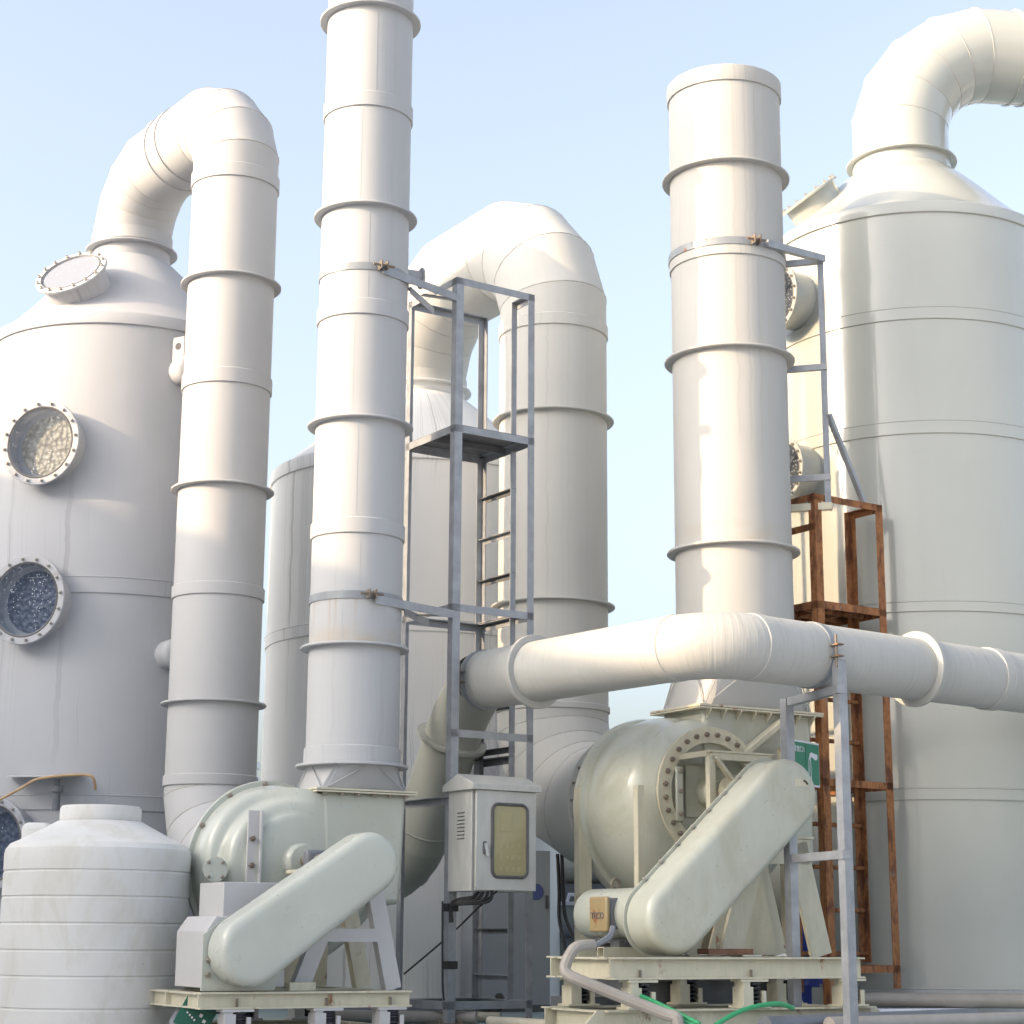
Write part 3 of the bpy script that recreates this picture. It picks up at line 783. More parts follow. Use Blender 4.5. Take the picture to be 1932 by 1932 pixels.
# ---- left fan
fA = root('centrifugal_fan', 'pale green centrifugal fan at left under the slim stack with capsule-shaped belt guard', 'fan', FA, AL)
r0, r1 = .465, .70
zo = zq1 - .004
stn = [(.40, ('c', .30)), (.40, .03), (.385, .036), (.37, .03), (.37, .0), (.27, -.004), (.215, -.012), (.185, -.028), (.172, -.05), (.166, -.075), (.160, -.088), (.145, -.098), (.105, -.106), (.075, -.115), (.055, -.13), (.046, -.155), (.042, ('f', .12, .55)), (.038, ('f', .12, .50)), (.022, ('f', .12, .47)), (.006, ('f', .12, .44)), (.0, ('f', .12, .38)), (0, ('c', .12)), (-.0, ('c', .005))]
m = MB(); m.loft(scroll(stn, r0, r1, ZFA, 128, (72, 128, .2))); m.build('volute', M['fan'], fA, 50)
oc = (U * 0 + (S1 - FA)); ocx = oc.dot(U); ocy = oc.dot(V)
m = MB(); m.box((ocx, ocy, (zo + ZFA - .25) / 2), (.60, .40, zo - ZFA + .25)); 
for i in range(len(m.v)): 
    if m.v[i].z < ZFA: m.v[i].x += (-.03 if m.v[i].x > ocx else .05)
ob = m.build('outlet_box', M['fan'], fA, bevel=.035, bseg=4)
m = MB(); m.box((ocx, ocy, zo - .007), (.70, .50, .010)); m.build('outlet_flange', M['cream'], fA)
for k in range(6): inst(BOLT, 'bolt', ob, (ocx - .28 + .112 * k, ocy - .225, zo - .03))
# rim bolts on the scroll
for a in (100, 128, 156, 184):
    rr = spiral(a, r0, r1) + .012; b = inst(BOLT, 'bolt', ob, (rr * math.cos(R(a)), .368, ZFA + rr * math.sin(R(a)))); b.rotation_euler = (R(90), 0, 0)
# fix: long angle stiffener with bolts, drain nozzle
m = MB(); m.bar((-.30, .012, ZFA - .17), (-.30, .012, ZFA + .30), .075, .02, (0, 1, 0)); m.bar((-.262, -.0, ZFA - .17), (-.262, -.0, ZFA + .30), .012, .06, (0, 1, 0)); an = m.build('stiffener_angle', M['whitebox'], fA)
for z in (ZFA + .13, ZFA - .03):
    b = inst(BOLTR, 'bolt', an, (-.31, .0, z)); b.rotation_euler = (R(90), 0, 0)
Tm = Matrix.Translation((-.52, .12, ZFA - .06)) @ Vector((-.15, -1, 0)).to_track_quat('Z', 'Y').to_matrix().to_4x4()
m = MB(); m.lathe([(.05, -.05), (.05, .09), (.075, .09), (.075, .115), (.0001, .115)], 28, Tm); dn = m.build('inspection_nozzle', M['fan'], fA)
for k in range(4):
    a = PI / 4 + k * PI / 2; b = inst(BOLTS, 'bolt', dn, Tm @ Vector((.06 * math.cos(a), .06 * math.sin(a), .115))); b.rotation_euler = Tm.to_euler()
# hub and shaft
m = MB(); m.lathe([(.11, -.02), (.11, .05), (.095, .07), (.095, .10), (.0001, .10)], 32, Matrix.Translation((0, 0, ZFA)) @ Matrix.Rotation(R(90), 4, 'X')); m.build('bearing_hub', M['fan'], fA)
m = MB(); m.lathe([(.035, .0), (.035, .8)], 20, Matrix.Translation((0, 0, ZFA)) @ Matrix.Rotation(R(90), 4, 'X'), cap1=True); m.build('shaft', M['bolt'], fA)
# belt guard
yG = -.85; gc0 = (-.66, .475); gc1 = (.05, .965)
guard(fA, gc0, .195, gc1, .175, yG + .10, yG - .10, .052, M['fan'])
m = MB(); m.prism([(-.88, .255), (-.45, .255), (-.30, .60), (-.74, .66), (-.88, .56)], lambda a, b: Vector((a, yG + .11, b)), lambda a, b: Vector((a, yG + .125, b))); gp = m.build('guard_back_plate', M['fan'], fA)
for z in (.34, .42):
    b = inst(BOLT, 'bolt', gp, (-.85, yG + .105, z)); b.rotation_euler = (R(90), 0, 0)
# motor cover of white sheet
m = MB(); m.loft([[Vector((-.86, y, .27)), Vector((-.38, y, .27)), Vector((-.38, y, .64)), Vector((-.80, y, .66)), Vector((-.86, y, .575))] for y in (yG + .13, -.26)], True, True); mc = m.build('motor_cover', M['whitebox'], fA, bevel=.004)
rbox(mc, 'cover_hood', (-.46, -.42, .75), (.52, .38, .20), M['whitebox'], .004)
# pedestal legs
for y in (-.62, -.22):
    m = MB(); m.bar((.19, y, .92), (.345, y, .255), .065, .10, (1, 0, 0)); m.build('leg', M['whitebox'] if y < -.5 else M['creamr'], fA)
    m = MB(); m.bar((.02, y, .92), (-.25, y, .255), .065, .10, (1, 0, 0)); m.build('leg', M['whitebox'] if y < -.5 else M['creamr'], fA)
    m = MB(); m.bar((-.12, y - .004, .56), (.27, y - .004, .56), .06, .075); m.build('cross_bar', M['whitebox'], fA)
m = MB(); m.box((.04, -.42, .93), (.40, .48, .02)); m.build('bearing_plate', M['cream'], fA)
for y in (-.58, -.26):
    rbox(fA, 'bearing_block', (0, y, ZFA), (.15, .07, .12), M['pvcd'], .02)
m = MB(); m.box((-.05, .18, .44), (.55, .30, .36)); m.build('volute_saddle', M['creamr'], fA)
# base
for y in (-.80, -.28, .40): ibeam(fA, (-.92, y, .205), (.37, y, .205), .09, .08, M['cream'] if y > -.5 else M['creamr'])
for x in (-.88, .33): ibeam(fA, (x, -.75, .204), (x, .37, .204), .085, .07, M['cream'])
for y in (-.80, .40): ibeam(fA, (-.98, y, .0), (.42, y, .0), .09, .08, M['cream'], 'lower_beam')
for x in (-.94, .38): ibeam(fA, (x, -.75, .0), (x, .37, .0), .085, .07, M['cream'], 'lower_beam')
for x in (-.70, -.16, .24):
    for y in (-.80, .40): isolator(fA, x, y, .045, .16, M['whitebox'], 1.2)
m = MB(); m.box((-.28, -.72, .275), (.16, .07, .045)); m.build('shim_block', M['cream'], fA)

# ---- right fan
fB = root('centrifugal_fan', 'weathered green centrifugal fan at right with bolted ring face and long capsule belt guard', 'fan', FB, AL)
r0, r1 = .50, .90
zo = zq2 - .004
oc = S2 - FB; ocx = oc.dot(U); ocy = oc.dot(V)
stn = [(1.09, ('c', .395)), (.80, ('c', .40)), (.76, ('f', .40, .25)), (.73, ('f', .40, .75)), (.70, ('f', .40, .97)), (.66, .012), (.61, .014), (.585, .004), (.575, -.022), (.555, -.03), (.50, -.012), (.42, .0), (.32, -.005), (.22, -.025), (.14, -.06), (.08, ('f', .43, .62)), (.04, ('f', .43, .32)), (.015, ('f', .43, .12)), (.0, ('c', .43)), (.0, ('c', .335)), (.06, ('c', .335)), (.06, ('c', .01))]
m = MB(); m.loft(scroll(stn, r0, r1, ZFB)); vol = m.build('volute', M['fanB'], fB, 42)
m = MB(); m.lathe([(.335, 0), (.44, 0), (.44, .02), (.335, .02), (.335, 0)], 80, Matrix.Translation((0, 0, ZFB)) @ Matrix.Rotation(R(90), 4, 'X')); fr = m.build('face_ring', M['creamr'], fB)
for k in range(28):
    a = 2 * PI * (k + .5) / 28; b = inst(BOLTR, 'bolt', fr, (.388 * math.cos(a), -.02, ZFB + .388 * math.sin(a))); b.rotation_euler = (R(90), 0, 0)
# outlet box
m = MB(); m.box((ocx, ocy, (zo + ZFB - .4) / 2), (.92, .49, zo - ZFB + .4)); ob = m.build('outlet_box', M['fanB'], fB, bevel=.03, bseg=3)
m = MB(); m.box((ocx, ocy, zo - .008), (1.06, .60, .010)); of = m.build('outlet_flange', M['creamr'], fB)
for k in range(8):
    m = MB(); x = ocx - .44 + .127 * k; m.prism([(0, 0), (.07, 0), (0, -.07)], lambda a, b: Vector((x - .004, ocy - .245 - a, zo - .013 + b)), lambda a, b: Vector((x + .004, ocy - .245 - a, zo - .013 + b))); m.build('gusset', M['cream'], of)
m = MB(); m.bar((ocx - .20, ocy - .30, ZFB + .26), (ocx + .16, ocy - .30, zo - .06), .03, .10, (0, 1, 0)); m.build('diagonal_brace', M['cream'], fB)
m = MB(); m.bar((ocx + .14, ocy - .34, .46), (ocx + .14, ocy - .34, zo - .25), .08, .06, (1, 0, 0)); m.build('rear_post', M['creamr'], fB)
# bearing cradle in front of the face: square frame, diagonal, side plate, shaft
zc = ZFB
def cr(par, name, p0, p1, w_=.045, h_=.045, mat=None, up=(0, 1, 0)):
    m = MB(); m.bar(p0, p1, w_, h_, up); return m.build(name, mat or M['cream'], par)
for y in (-.32,):
    cr(fB, 'cradle_post', (-.235, y, zc - .20), (-.235, y, zc + .21))
    cr(fB, 'cradle_post', (.235, y, zc - .20), (.235, y, zc + .21))
    cr(fB, 'cradle_rail', (-.235, y, zc + .21), (.235, y, zc + .21))
cr(fB, 'cradle_diagonal', (-.215, -.345, zc + .20), (.10, -.345, zc - .13), .02, .045)
for x in (-.25, .25): cr(fB, 'cradle_rail', (x, -.02, zc + .222), (x, -.32, zc + .222), .04, .03, None, (0, 0, 1))
m = MB(); m.box((0, -.17, zc + .24), (.52, .36, .012)); m.build('cradle_top', M['creamr'], fB)
m = MB(); m.box((.02, .04, zc + .01), (.40, .012, .34)); m.build('shaft_seal_plate', M['fanB'], fB)
sp = rbox(fB, 'access_strip', (-.275, -.025, zc - .02), (.06, .02, .36), M['fanB'], .012)
for z in (-.15, 0, .13):
    b = inst(BOLT, 'bolt', sp, (-.275, -.036, zc + z)); b.rotation_euler = (R(90), 0, 0)
rx = Matrix.Translation((0, 0, zc)) @ Matrix.Rotation(R(90), 4, 'X')
m = MB(); m.lathe([(.10, -.05), (.10, .06), (.075, .09), (.075, .12), (.0001, .12)], 32, rx); m.build('shaft_seal', M['fanB'], fB)
m = MB(); m.lathe([(.045, .1), (.045, .72)], 20, rx, cap1=True); m.build('shaft', M['bolt'], fB)
m = MB(); m.lathe([(.001, .20), (.085, .20), (.10, .22), (.10, .42), (.085, .44), (.001, .44)], 28, rx); m.build('bearing_housing', M['cream'], fB)
# belt guard
yG = -.75; gc0 = (-.87, .665); gc1 = (-.0, 1.44)
guard(fB, gc0, .215, gc1, .225, yG + .14, yG - .10, .055, M['fanB'])
m = MB(); out = stadium(gc0, .235, gc1, .245); m.prism([(x, max(z, .455)) for x, z in out], lambda a, b: Vector((a, yG + .145, b)), lambda a, b: Vector((a, yG + .155, b))); m.build('guard_back_plate', M['fanB'], fB)
m = MB(); m.box((.085, yG - .1035, 1.515), (.10, .004, .05)); pl = m.build('guard_slot_plate', M['cream'], fB)
m = MB(); pts = [(.09 + .03 * math.cos(a * PI / 16) * 1.2, yG - .108, 1.50 + .03 * math.sin(a * PI / 16)) for a in range(1, 8)]; m.tube(pts, .006, 6); m.build('guard_slot', M['black'], pl)
for k in range(7):
    t = .08 + .14 * k; q0, q1 = Vector((-.87, 0, .665)), Vector((0, 0, 1.44)); dd = (q1 - q0).normalized(); nn = Vector((-dd.z, 0, dd.x))
    p = q0 + (q1 - q0) * t + nn * .2385; b = inst(BOLTL, 'bolt', fB, (p.x, yG + .143, p.z)); b.rotation_euler = (R(90), 0, 0)
# lifting eye on guard back plate
Te = Matrix.Translation((-.13, yG + .24, 1.37)) @ Matrix.Rotation(R(90), 4, 'X')
m = MB(); m.tube([Te @ Vector((.05 * math.cos(2 * PI * k / 24), .065 * math.sin(2 * PI * k / 24), 0)) for k in range(24)], .014, 8, closed=True); m.bar((-.13, yG + .24, 1.12), (-.13, yG + .24, 1.32), .07, .02, (0, 1, 0)); m.build('lifting_eye', M['cream'], fB)
# motor
rm_ = Matrix.Translation((-.87, 0, .70)) @ Matrix.Rotation(R(90), 4, 'X')
mot = MB(); mot.lathe([(.0001, -.14)] + [(.158 * math.sin(a * PI / 16), -.14 + .06 * (1 - math.cos(a * PI / 16))) for a in range(1, 9)] + [(.158, .60)], 40, rm_); mo = mot.build('motor', M['fan'], fB)
m = MB(); m.box((-.87, -.30, .51), (.20, .10, .06)); m.box((-.87, -.05, .51), (.20, .08, .06)); m.box((-.87, -.18, .545), (.12, .36, .05)); m.build('motor_feet', M['galvd'], mo)
m = MB(); m.tube([(-.87 + .028 * math.cos(2 * PI * k / 16), -.16, .885 + .03 * math.sin(2 * PI * k / 16)) for k in range(16)], .010, 8, closed=True); m.build('eye_bolt', M['boltr'], mo)
# terminal box on the motor flank
Tb = Matrix.Translation((-1.045, -.30, .70))
m = MB(); m.box((0.03, 0, 0), (.10, .17, .19), Tb); tb = m.build('terminal_box', M['pvcd'], mo, bevel=.012)
mrt = rusty('terminal_box_lid', (.34, .26, .14), .42, .5, 7)
m = MB(); m.box((-.035, 0, -.005), (.03, .20, .215), Tb); m.build('terminal_box_lid', mrt, mo, bevel=.012)
def text(par, body, size, loc, rot, mat, ext=.002, name='lettering', align='CENTER'):
    cu = bpy.data.curves.new(name, 'FONT'); cu.body = body; cu.size = size; cu.extrude = ext; cu.align_x = align; cu.align_y = 'CENTER'
    cu.fill_mode = 'BOTH'
    o = bpy.data.objects.new(name, cu); COL.objects.link(o)
    bpy.context.view_layer.update()
    dg = bpy.context.evaluated_depsgraph_get(); me = bpy.data.meshes.new_from_object(o.evaluated_get(dg))
    bpy.data.objects.remove(o); me.materials.clear(); me.materials.append(mat)
    ob_ = bpy.data.objects.new(name, me); COL.objects.link(ob_); ob_.parent = par; ob_.location = loc; ob_.rotation_euler = rot
    return ob_
text(mo, 'TECO', .056, (-1.097, -.30, .685), (R(90), 0, R(-90)), M['galvd'], .003)
m = MB(); m.bar((-.71, -.56, .455), (-.71, -.56, .77), .06, .03, (0, 1, 0)); m.build('belt_adjuster_post', M['cream'], fB)
# motor rails
for y in (-.34, -.04):
    m = MB(); z = .468; x0, x1 = -1.10, -.60
    for dz_ in (-.028, .028): m.box(((x0 + x1) / 2, y, z + dz_), (x1 - x0, .075, .005))
    for dy in (-.035, .035): m.box(((x0 + x1) / 2, y + dy, z), (x1 - x0, .005, .052))
    m.build('motor_rail', M['cream'], fB)
# pedestal
for y in (-.58, -.12):
    for a, b in (((.24, 1.15), (.42, .45)), ((-.08, 1.15), (-.30, .45))):
        m = MB(); m.bar((a[0], y, a[1]), (b[0], y, b[1]), .03, .16, (1, 0, 0)); m.build('leg', M['cream'] if y < -.5 else M['creamr'], fB)
    m = MB(); m.box((.09, y, 1.10), (.50, .03, .16)); m.build('cross_plate', M['cream'], fB)
m = MB(); m.box((.09, -.35, 1.19), (.56, .52, .016)); m.build('bearing_plate', M['cream'], fB)
m = MB(); m.prism([(-.16, .45), (.40, .45), (.26, 1.05), (.02, 1.05)], lambda a, b: Vector((a, -.16, b)), lambda a, b: Vector((a, -.14, b))); m.build('pedestal_panel', M['creamr'], fB)
m = MB(); m.box((-.35, -.60, .475), (.34, .12, .035)); m.build('shim_block', M['brick'], fB)
for x in (-.62, .55):
    m = MB(); m.bar((x, .62, .0), (x, .62, 1.55 if x < 0 else 1.0), .06, .10, (1, 0, 0)); m.build('support_post', M['creamr'] if x < 0 else M['cream'], fB)
m = MB(); m.bar((-.62, -.06, .45), (-.62, -.06, 1.52), .05, .05, (1, 0, 0)); m.build('support_post', M['cream'], fB)
m = MB(); m.box((.1, .35, .66), (.9, .50, .42)); m.build('volute_saddle', M['creamr'], fB)
# base frame on spring mounts on a lower frame
for y in (-.93, -.28): ibeam(fB, (-1.42, y, .382), (.44, y, .382), .125, .10, M['creamr'] if y < -.5 else M['cream'])
for x in (-1.36, .38): ibeam(fB, (x, -.88, .381), (x, -.33, .381), .12, .09, M['cream'])
for y in (.30, .62): ibeam(fB, (-.70, y, .382), (.44, y, .382), .12, .10, M['cream'])
for y in (-.93, -.28, .5): ibeam(fB, (-1.46 if y < .4 else -.7, y, .075), (.50, y, .075), .15, .10, M['creamr'], 'lower_beam')
for x in (-1.40, .44): ibeam(fB, (x, -.88, .074), (x, -.33, .074), .14, .09, M['cream'], 'lower_beam')
m = MB(); m.box((-.45, -.60, .05), (1.80, .50, .02)); m.box((-.10, .16, .17), (1.1, .72, .24)); m.box((-1.0, -.1, .12), (.5, .2, .16)); m.build('dark_underfill', M['galvd'], fB)  # dark filler boxes standing in for shadow and clutter under the base
for x in (-1.22, -.42, .34):
    for y in (-.93, -.28): isolator(fB, x, y, .152, .318, M['cream'], 1.3)
for x in (-1.5, .54):
    m = MB(); m.prism([(0, .15), (.05 * (1 if x > 0 else -1), .15), (.20 * (1 if x > 0 else -1), .005), (0, .005)], lambda a, b: Vector((x - .04 * (1 if x > 0 else -1) + a, -.94, b)), lambda a, b: Vector((x - .04 * (1 if x > 0 else -1) + a, -.925, b))); m.build('foot_gusset', M['cream'], fB)

# ------------------------------------------------------------------ wound horizontal duct
hd_ = root('horizontal_duct', 'off-white wound duct running level across the middle and bending in front of the right stack', 'duct', (0, 0, 0))
ZH = 2.26; rH = .20
L0 = at(905, 1318, 12.62); L0.z = ZH
BV = at(1345, 1230, 10.85); BV.z = ZH
RE = at(1980, 1300, 12.75); RE.z = ZH
d1 = (BV - L0).normalized(); d2 = (RE - BV).normalized()
ph = d1.angle(d2); Rb = .34; tl = Rb * math.tan(ph / 2)
b0 = BV - d1 * tl; b1 = BV + d2 * tl
cen = b0 + (Vector((-d1.y, d1.x, 0)) if d1.cross(d2).z > 0 else Vector((d1.y, -d1.x, 0))) * Rb
arc = []
for k in range(13):
    arc.append(cen + Matrix.Rotation(ph * k / 12 * (1 if d1.cross(d2).z > 0 else -1), 3, 'Z') @ (b0 - cen))
def hpart(name, path, mat=None, r=rH, caps=False, n=56):
    m = MB(); m.tube(path, r, n, caps); return m.build(name, mat or M['wound'], hd_)
# left elbow, then straight, bend, right run
elb = at(852, 1395, 13.05)           # flanged joint below the left elbow
low = at(800, 1560, 13.35)
dl = (elb - low).normalized()
def qbez(p0, p1, p2, n): return [p0 * (1 - t) ** 2 + p1 * 2 * t * (1 - t) + p2 * t * t for t in [k / n for k in range(n + 1)]]
cor = elb + dl * .36
e2 = L0 + d1 * .02
el = qbez(elb, (elb + dl * .30), e2, 10) if False else qbez(elb + dl * .06, elb + dl * .30 + (e2 - elb - dl * .30) * .25, e2, 8)
hpart('elbow', [elb] + el, M['elbowgrey'])
f1 = at(1030, 1293, 12.2); s1 = (f1 - L0).dot(d1)
hpart('pipe_section', [e2, L0 + d1 * s1]); hpart('pipe_section', [L0 + d1 * s1, b0]); 
hpart('bend', arc)
for p, dd in ((b0, d1), (b1, d2)):
    Tm = Matrix.Translation(p) @ dd.to_track_quat('Z', 'Y').to_matrix().to_4x4()
    m = MB(); m.lathe([(rH - .002, -.05), (rH + .004, -.045), (rH + .004, .045), (rH - .002, .05)], 56, Tm); m.build('wrap_band', M['wound'], hd_)
def along(px, Yg):
    p = at(px, 1250, Yg); return (p - b1).dot(d2)
s2 = along(1690, 12.05); s3 = along(1838, 12.45)
hpart('pipe_section', [b1, b1 + d2 * s2]); hpart('pipe_section', [b1 + d2 * s2, b1 + d2 * s3]); hpart('pipe_section', [b1 + d2 * s3, b1 + d2 * (s3 + 3.5)])
def ringf(p, dd, r, w_, t, mat, name='flange'):
    Tm = Matrix.Translation(p) @ dd.to_track_quat('Z', 'Y').to_matrix().to_4x4()
    m = MB(); m.lathe([(r - .002, -t / 2), (r + w_ - .003, -t / 2), (r + w_, -t / 2 + .003), (r + w_, t / 2 - .003), (r + w_ - .003, t / 2), (r - .002, t / 2)], 60, Tm); return m.build(name, mat, hd_)
ringf(L0 + d1 * s1, d1, rH, .045, .03, M['wound']); ringf(b1 + d2 * s2, d2, rH, .045, .03, M['wound']); ringf(b1 + d2 * s3, d2, rH, .010, .10, M['wound'], 'sleeve_band')
ringf(elb, dl, rH, .055, .03, M['elbowgrey'])
# lower grey-green run dropping behind the left fan
lw = [elb, low]
lo2 = at(770, 1610, 13.55); lo3 = at(700, 1665, 13.9); lo4 = at(600, 1690, 14.2)
pth = [elb, low] + qbez(low, at(782, 1640, 13.5), lo3, 6)[1:] + [lo4]
rg = mitre_rings(pth, rH, 48)
for k in range(len(pth) - 1):
    m = MB(); m.loft([rg[k], rg[k + 1]], vs=[k * .3, k * .3 + .3], circ=1.25); m.build('elbow_segment', M['elbowgrey'], hd_)
for k in (1, 4):
    bead(hd_, rg[k], .008, M['elbowgrey'])
# clamps
def clamp(p, dd, par, ear):
    Tm = Matrix.Translation(p) @ dd.to_track_quat('Z', 'Y').to_matrix().to_4x4()
    m = MB(); m.lathe([(rH - .001, -.022), (rH + .007, -.022), (rH + .007, .022), (rH - .001, .022)], 56, Tm); c = m.build('pipe_clamp', M['strap'], par)
    e = p + ear * (rH + .03)
    for q in (-.035, .035):
        m = MB(); m.box((0, 0, 0), (.085, .05, .008), Matrix.Translation(e + Vector((0, 0, q))) @ Matrix.Rotation(math.atan2(ear.y, ear.x), 4, 'Z')); m.build('clamp_ear', M['boltr'], c)
    m = MB(); m.tube([e + Vector((0, 0, -.10)), e + Vector((0, 0, .10))], .009, 8); m.build('clamp_bolt', M['boltr'], c)
sC = along(1513, 11.4)
clamp(b1 + d2 * sC, d2, hd_, Vector((.55, -.83, 0)).normalized()); clamp(L0 + d1 * .06, d1, hd_, Vector((-.75, -.66, 0)))

# grey two-legged support under the duct
sup = root('pipe_support', 'grey two-legged steel support frame under the level duct in front of the right fan', 'support frame', (0, 0, 0))
pc = b1 + d2 * sC
sd = Vector((d2.y, -d2.x, 0)); sd = sd if sd.y < 0 else -sd
fl_ = pc + sd * .21; fr_ = pc - sd * .16
ear = Vector((.55, -.83, 0)).normalized()
lB = pc + ear * (rH + .045); lA = at(1499, 1926, 11.78)
for p, zt2 in ((lA, ZH - rH - .012), (lB, ZH - .055)):
    m = MB(); m.angle((p.x, p.y, 0), (p.x, p.y, zt2), .062, .007, (.86, .5, 0), (-.5, .86, 0)); m.build('post', M['galv'], sup)
    m = MB(); m.box((p.x + .02, p.y + .02, .008), (.12, .12, .012)); m.build('foot_plate', M['boltr'], sup)
zt_ = ZH - rH - .035
for z in (zt_, zpx(1.9, 11.6, 1618)):
    m = MB(); m.bar((lA.x + .03, lA.y, z), (lB.x + .01, lB.y, z), .05, .05); m.build('cross_bar', M['galv'], sup)

# ------------------------------------------------------------------ grey ladder tower beside the front stack
AG = 34.0
gu = Vector((math.cos(R(AG)), math.sin(R(AG)), 0)); gv = Vector((-math.sin(R(AG)), math.cos(R(AG)), 0))
CF = at(848, 1600, 12.25); CF.z = 0; SZ = .66
lt = root('ladder_tower', 'grey angle-iron ladder tower with platform between the front stack and the wide down duct', 'ladder tower', CF, AG)
def zg(py, x=0, y=0):
    p = CF + gu * x + gv * y; return zpx(p.x, p.y, py)
PW = .052
def post(par, x, y, z0, z1, mat, sx=1, sy=1, w_=PW, name='post'):
    m = MB(); m.angle((x, y, z0), (x, y, z1), w_, .007, (sx, 0, 0), (0, sy, 0)); return m.build(name, mat, par)
def rail(par, p0, p1, mat, w_=.05, name='rail'):
    m = MB(); p0, p1 = Vector(p0), Vector(p1); d = (p1 - p0).normalized()
    m.angle(p0, p1, w_, .006, Vector((0, 0, -1)), Vector((0, 0, 1)).cross(d)); return m.build(name, mat, par)
ztg = zg(522)
post(lt, 0, 0, 0, ztg, M['galv'], 1, 1, .06); post(lt, SZ, 0, 0, ztg, M['galv'], -1, 1); post(lt, SZ, SZ, .12, ztg, M['galv'], -1, -1); post(lt, 0, SZ, .12, ztg, M['galv'], 1, -1)
zpl = zg(800)
stx = SZ * .34     # ladder stile position along the right side
post(lt, SZ, stx, .12, zpl - .05, M['galv'], -1, 1, .045, 'ladder_stile')
post(lt, SZ, stx, zpl, ztg, M['galv'], -1, 1, .045, 'ladder_stile')
def frame_ring(par, z, mat, sides='fblr', s=SZ):
    if 'f' in sides: rail(par, (0, 0, z), (s, 0, z), mat)
    if 'b' in sides: rail(par, (s, s, z), (0, s, z), mat)
    if 'r' in sides: rail(par, (s, 0, z), (s, s, z), mat)
    if 'l' in sides: rail(par, (0, s, z), (0, 0, z), mat)
rail(lt, (0, 0, ztg), (SZ, 0, ztg), M['galv']); rail(lt, (SZ, 0, ztg), (SZ, stx, ztg), M['galv']); rail(lt, (0, SZ, ztg), (0, 0, ztg), M['galv']); rail(lt, (SZ, SZ, ztg), (0, SZ, ztg), M['galv'])
frame_ring(lt, zpl, M['galv'])
m = MB(); m.box((SZ / 2, SZ / 2, zpl + .004), (SZ - .02, SZ - .02, .006)); m.build('platform_plate', M['galvd'], lt)
m = MB(); m.angle((0.02, SZ / 2, zpl - .001), (SZ - .02, SZ / 2, zpl - .001), .045, .006, (0, 0, -1), (0, 1, 0)); m.build('platform_joist', M['galvd'], lt)
frame_ring(lt, zg(1138), M['galv']); rail(lt, (0, 0, zg(1375)), (SZ, 0, zg(1375)), M['galv']); rail(lt, (SZ, stx, zg(1428, SZ, .3)), (SZ, SZ, zg(1428, SZ, .3)), M['galvd'])
rail(lt, (0, 0, zg(1503)), (0, SZ, zg(1503)), M['galv'])
frame_ring(lt, zg(1890), M['galv'])
zr = zg(930, SZ, SZ * .6); 
k = 0
while zr - k * .305 > .25:
    z = zr - k * .305; k += 1
    m = MB(); m.angle((SZ, stx, z), (SZ, SZ, z), .038, .006, (0, 0, -1), (-1, 0, 0)); m.build('rung', M['galvd'] if k % 2 else M['galv'], lt)
for x, y in ((0, 0), (SZ, 0)):
    m = MB(); m.box((x, y, .014), (.20, .17, .010)); fp = m.build('foot_plate', M['boltr'], lt)
    for q in (-.075, .075): inst(BOLTR, 'anchor_bolt', fp, (x + q, y - .04, .018))
# ties to the front stack
rel = Matrix.Rotation(R(-AG), 3, 'Z') @ (S1 - CF)
for py in (500, 1122):
    z = z1(py)
    a = rel + (Matrix.Rotation(R(-AG), 3, 'Z') @ facing(27)) * (R1 + .03)
    m = MB(); m.angle((a.x, a.y, z), (0.01, 0.0, z), .055, .007, (0, 0, -1), (0, 1, 0)); m.build('tie_bar', M['galv'], lt)
    b = rel + (Matrix.Rotation(R(-AG), 3, 'Z') @ facing(100)) * (R1 + .02)
    m = MB(); m.angle((b.x, b.y, z - .02), (0, .30, z - .02), .05, .006, (0, 0, -1), (0, 1, 0)); m.build('tie_bar', M['galv'], lt)
    m = MB(); m.bar((b.x + .1, b.y, z - .06), (0.02, .05, z - .03), .04, .008); m.build('tie_bar', M['galv'], lt)
for py in (1712, 1821):
    z = zg(py); m = MB(); m.box((.034, .034, z), (.076, .076, .05)); m.build('tape_wrap', M['black'], lt)

# ------------------------------------------------------------------ rusty ladder tower
CRr = at(1551, 1400, 13.0); CRr.z = 0; SR = .68
rl = root('ladder_tower', 'rusty brown angle-iron ladder tower between the right stack and the glossy tower', 'ladder tower', CRr, AG)
def zrp(py, x=0, y=0):
    p = CRr + gu * x + gv * y; return zpx(p.x, p.y, py)
zb = baseC - .02
ztr = zrp(930); zpr = zrp(1133)
post(rl, 0, 0, .02, ztr, M['rust'], 1, 1, .066); post(rl, SR, 0, zrp(1865, SR), ztr, M['rust'], -1, 1, .066); post(rl, SR, SR * .50, zrp(1817, SR), ztr, M['rust'], -1, -1, .06); post(rl, 0, SR, zb, ztr, M['rust'], 1, -1, .055); 
post(rl, .0, SR * .55, zb, zrp(985), M['rust'], 1, -1, .05)
rail(rl, (0, 0, ztr), (SR, 0, ztr), M['rust']); rail(rl, (SR, 0, ztr), (SR, SR * .50, ztr), M['rust']); rail(rl, (0, SR, ztr), (0, 0, ztr), M['rust']); rail(rl, (0, SR * .55, zrp(985)), (0, 0, zrp(985)), M['rust'])
frame_ring(rl, zpr, M['rust'], s=SR); 
m = MB(); m.box((SR / 2, SR / 2, zpr + .004), (SR - .02, SR - .02, .006)); m.build('platform_plate', M['rust'], rl)
for q in (.33, .66):
    m = MB(); m.bar((SR * q, .02, zpr - .02), (SR * q, SR - .02, zpr - .02), .03, .03); m.build('platform_joist', M['rust'], rl)
    m = MB(); m.bar((.02, SR * q, zpr - .022), (SR - .02, SR * q, zpr - .022), .03, .026); m.build('platform_joist', M['rust'], rl)
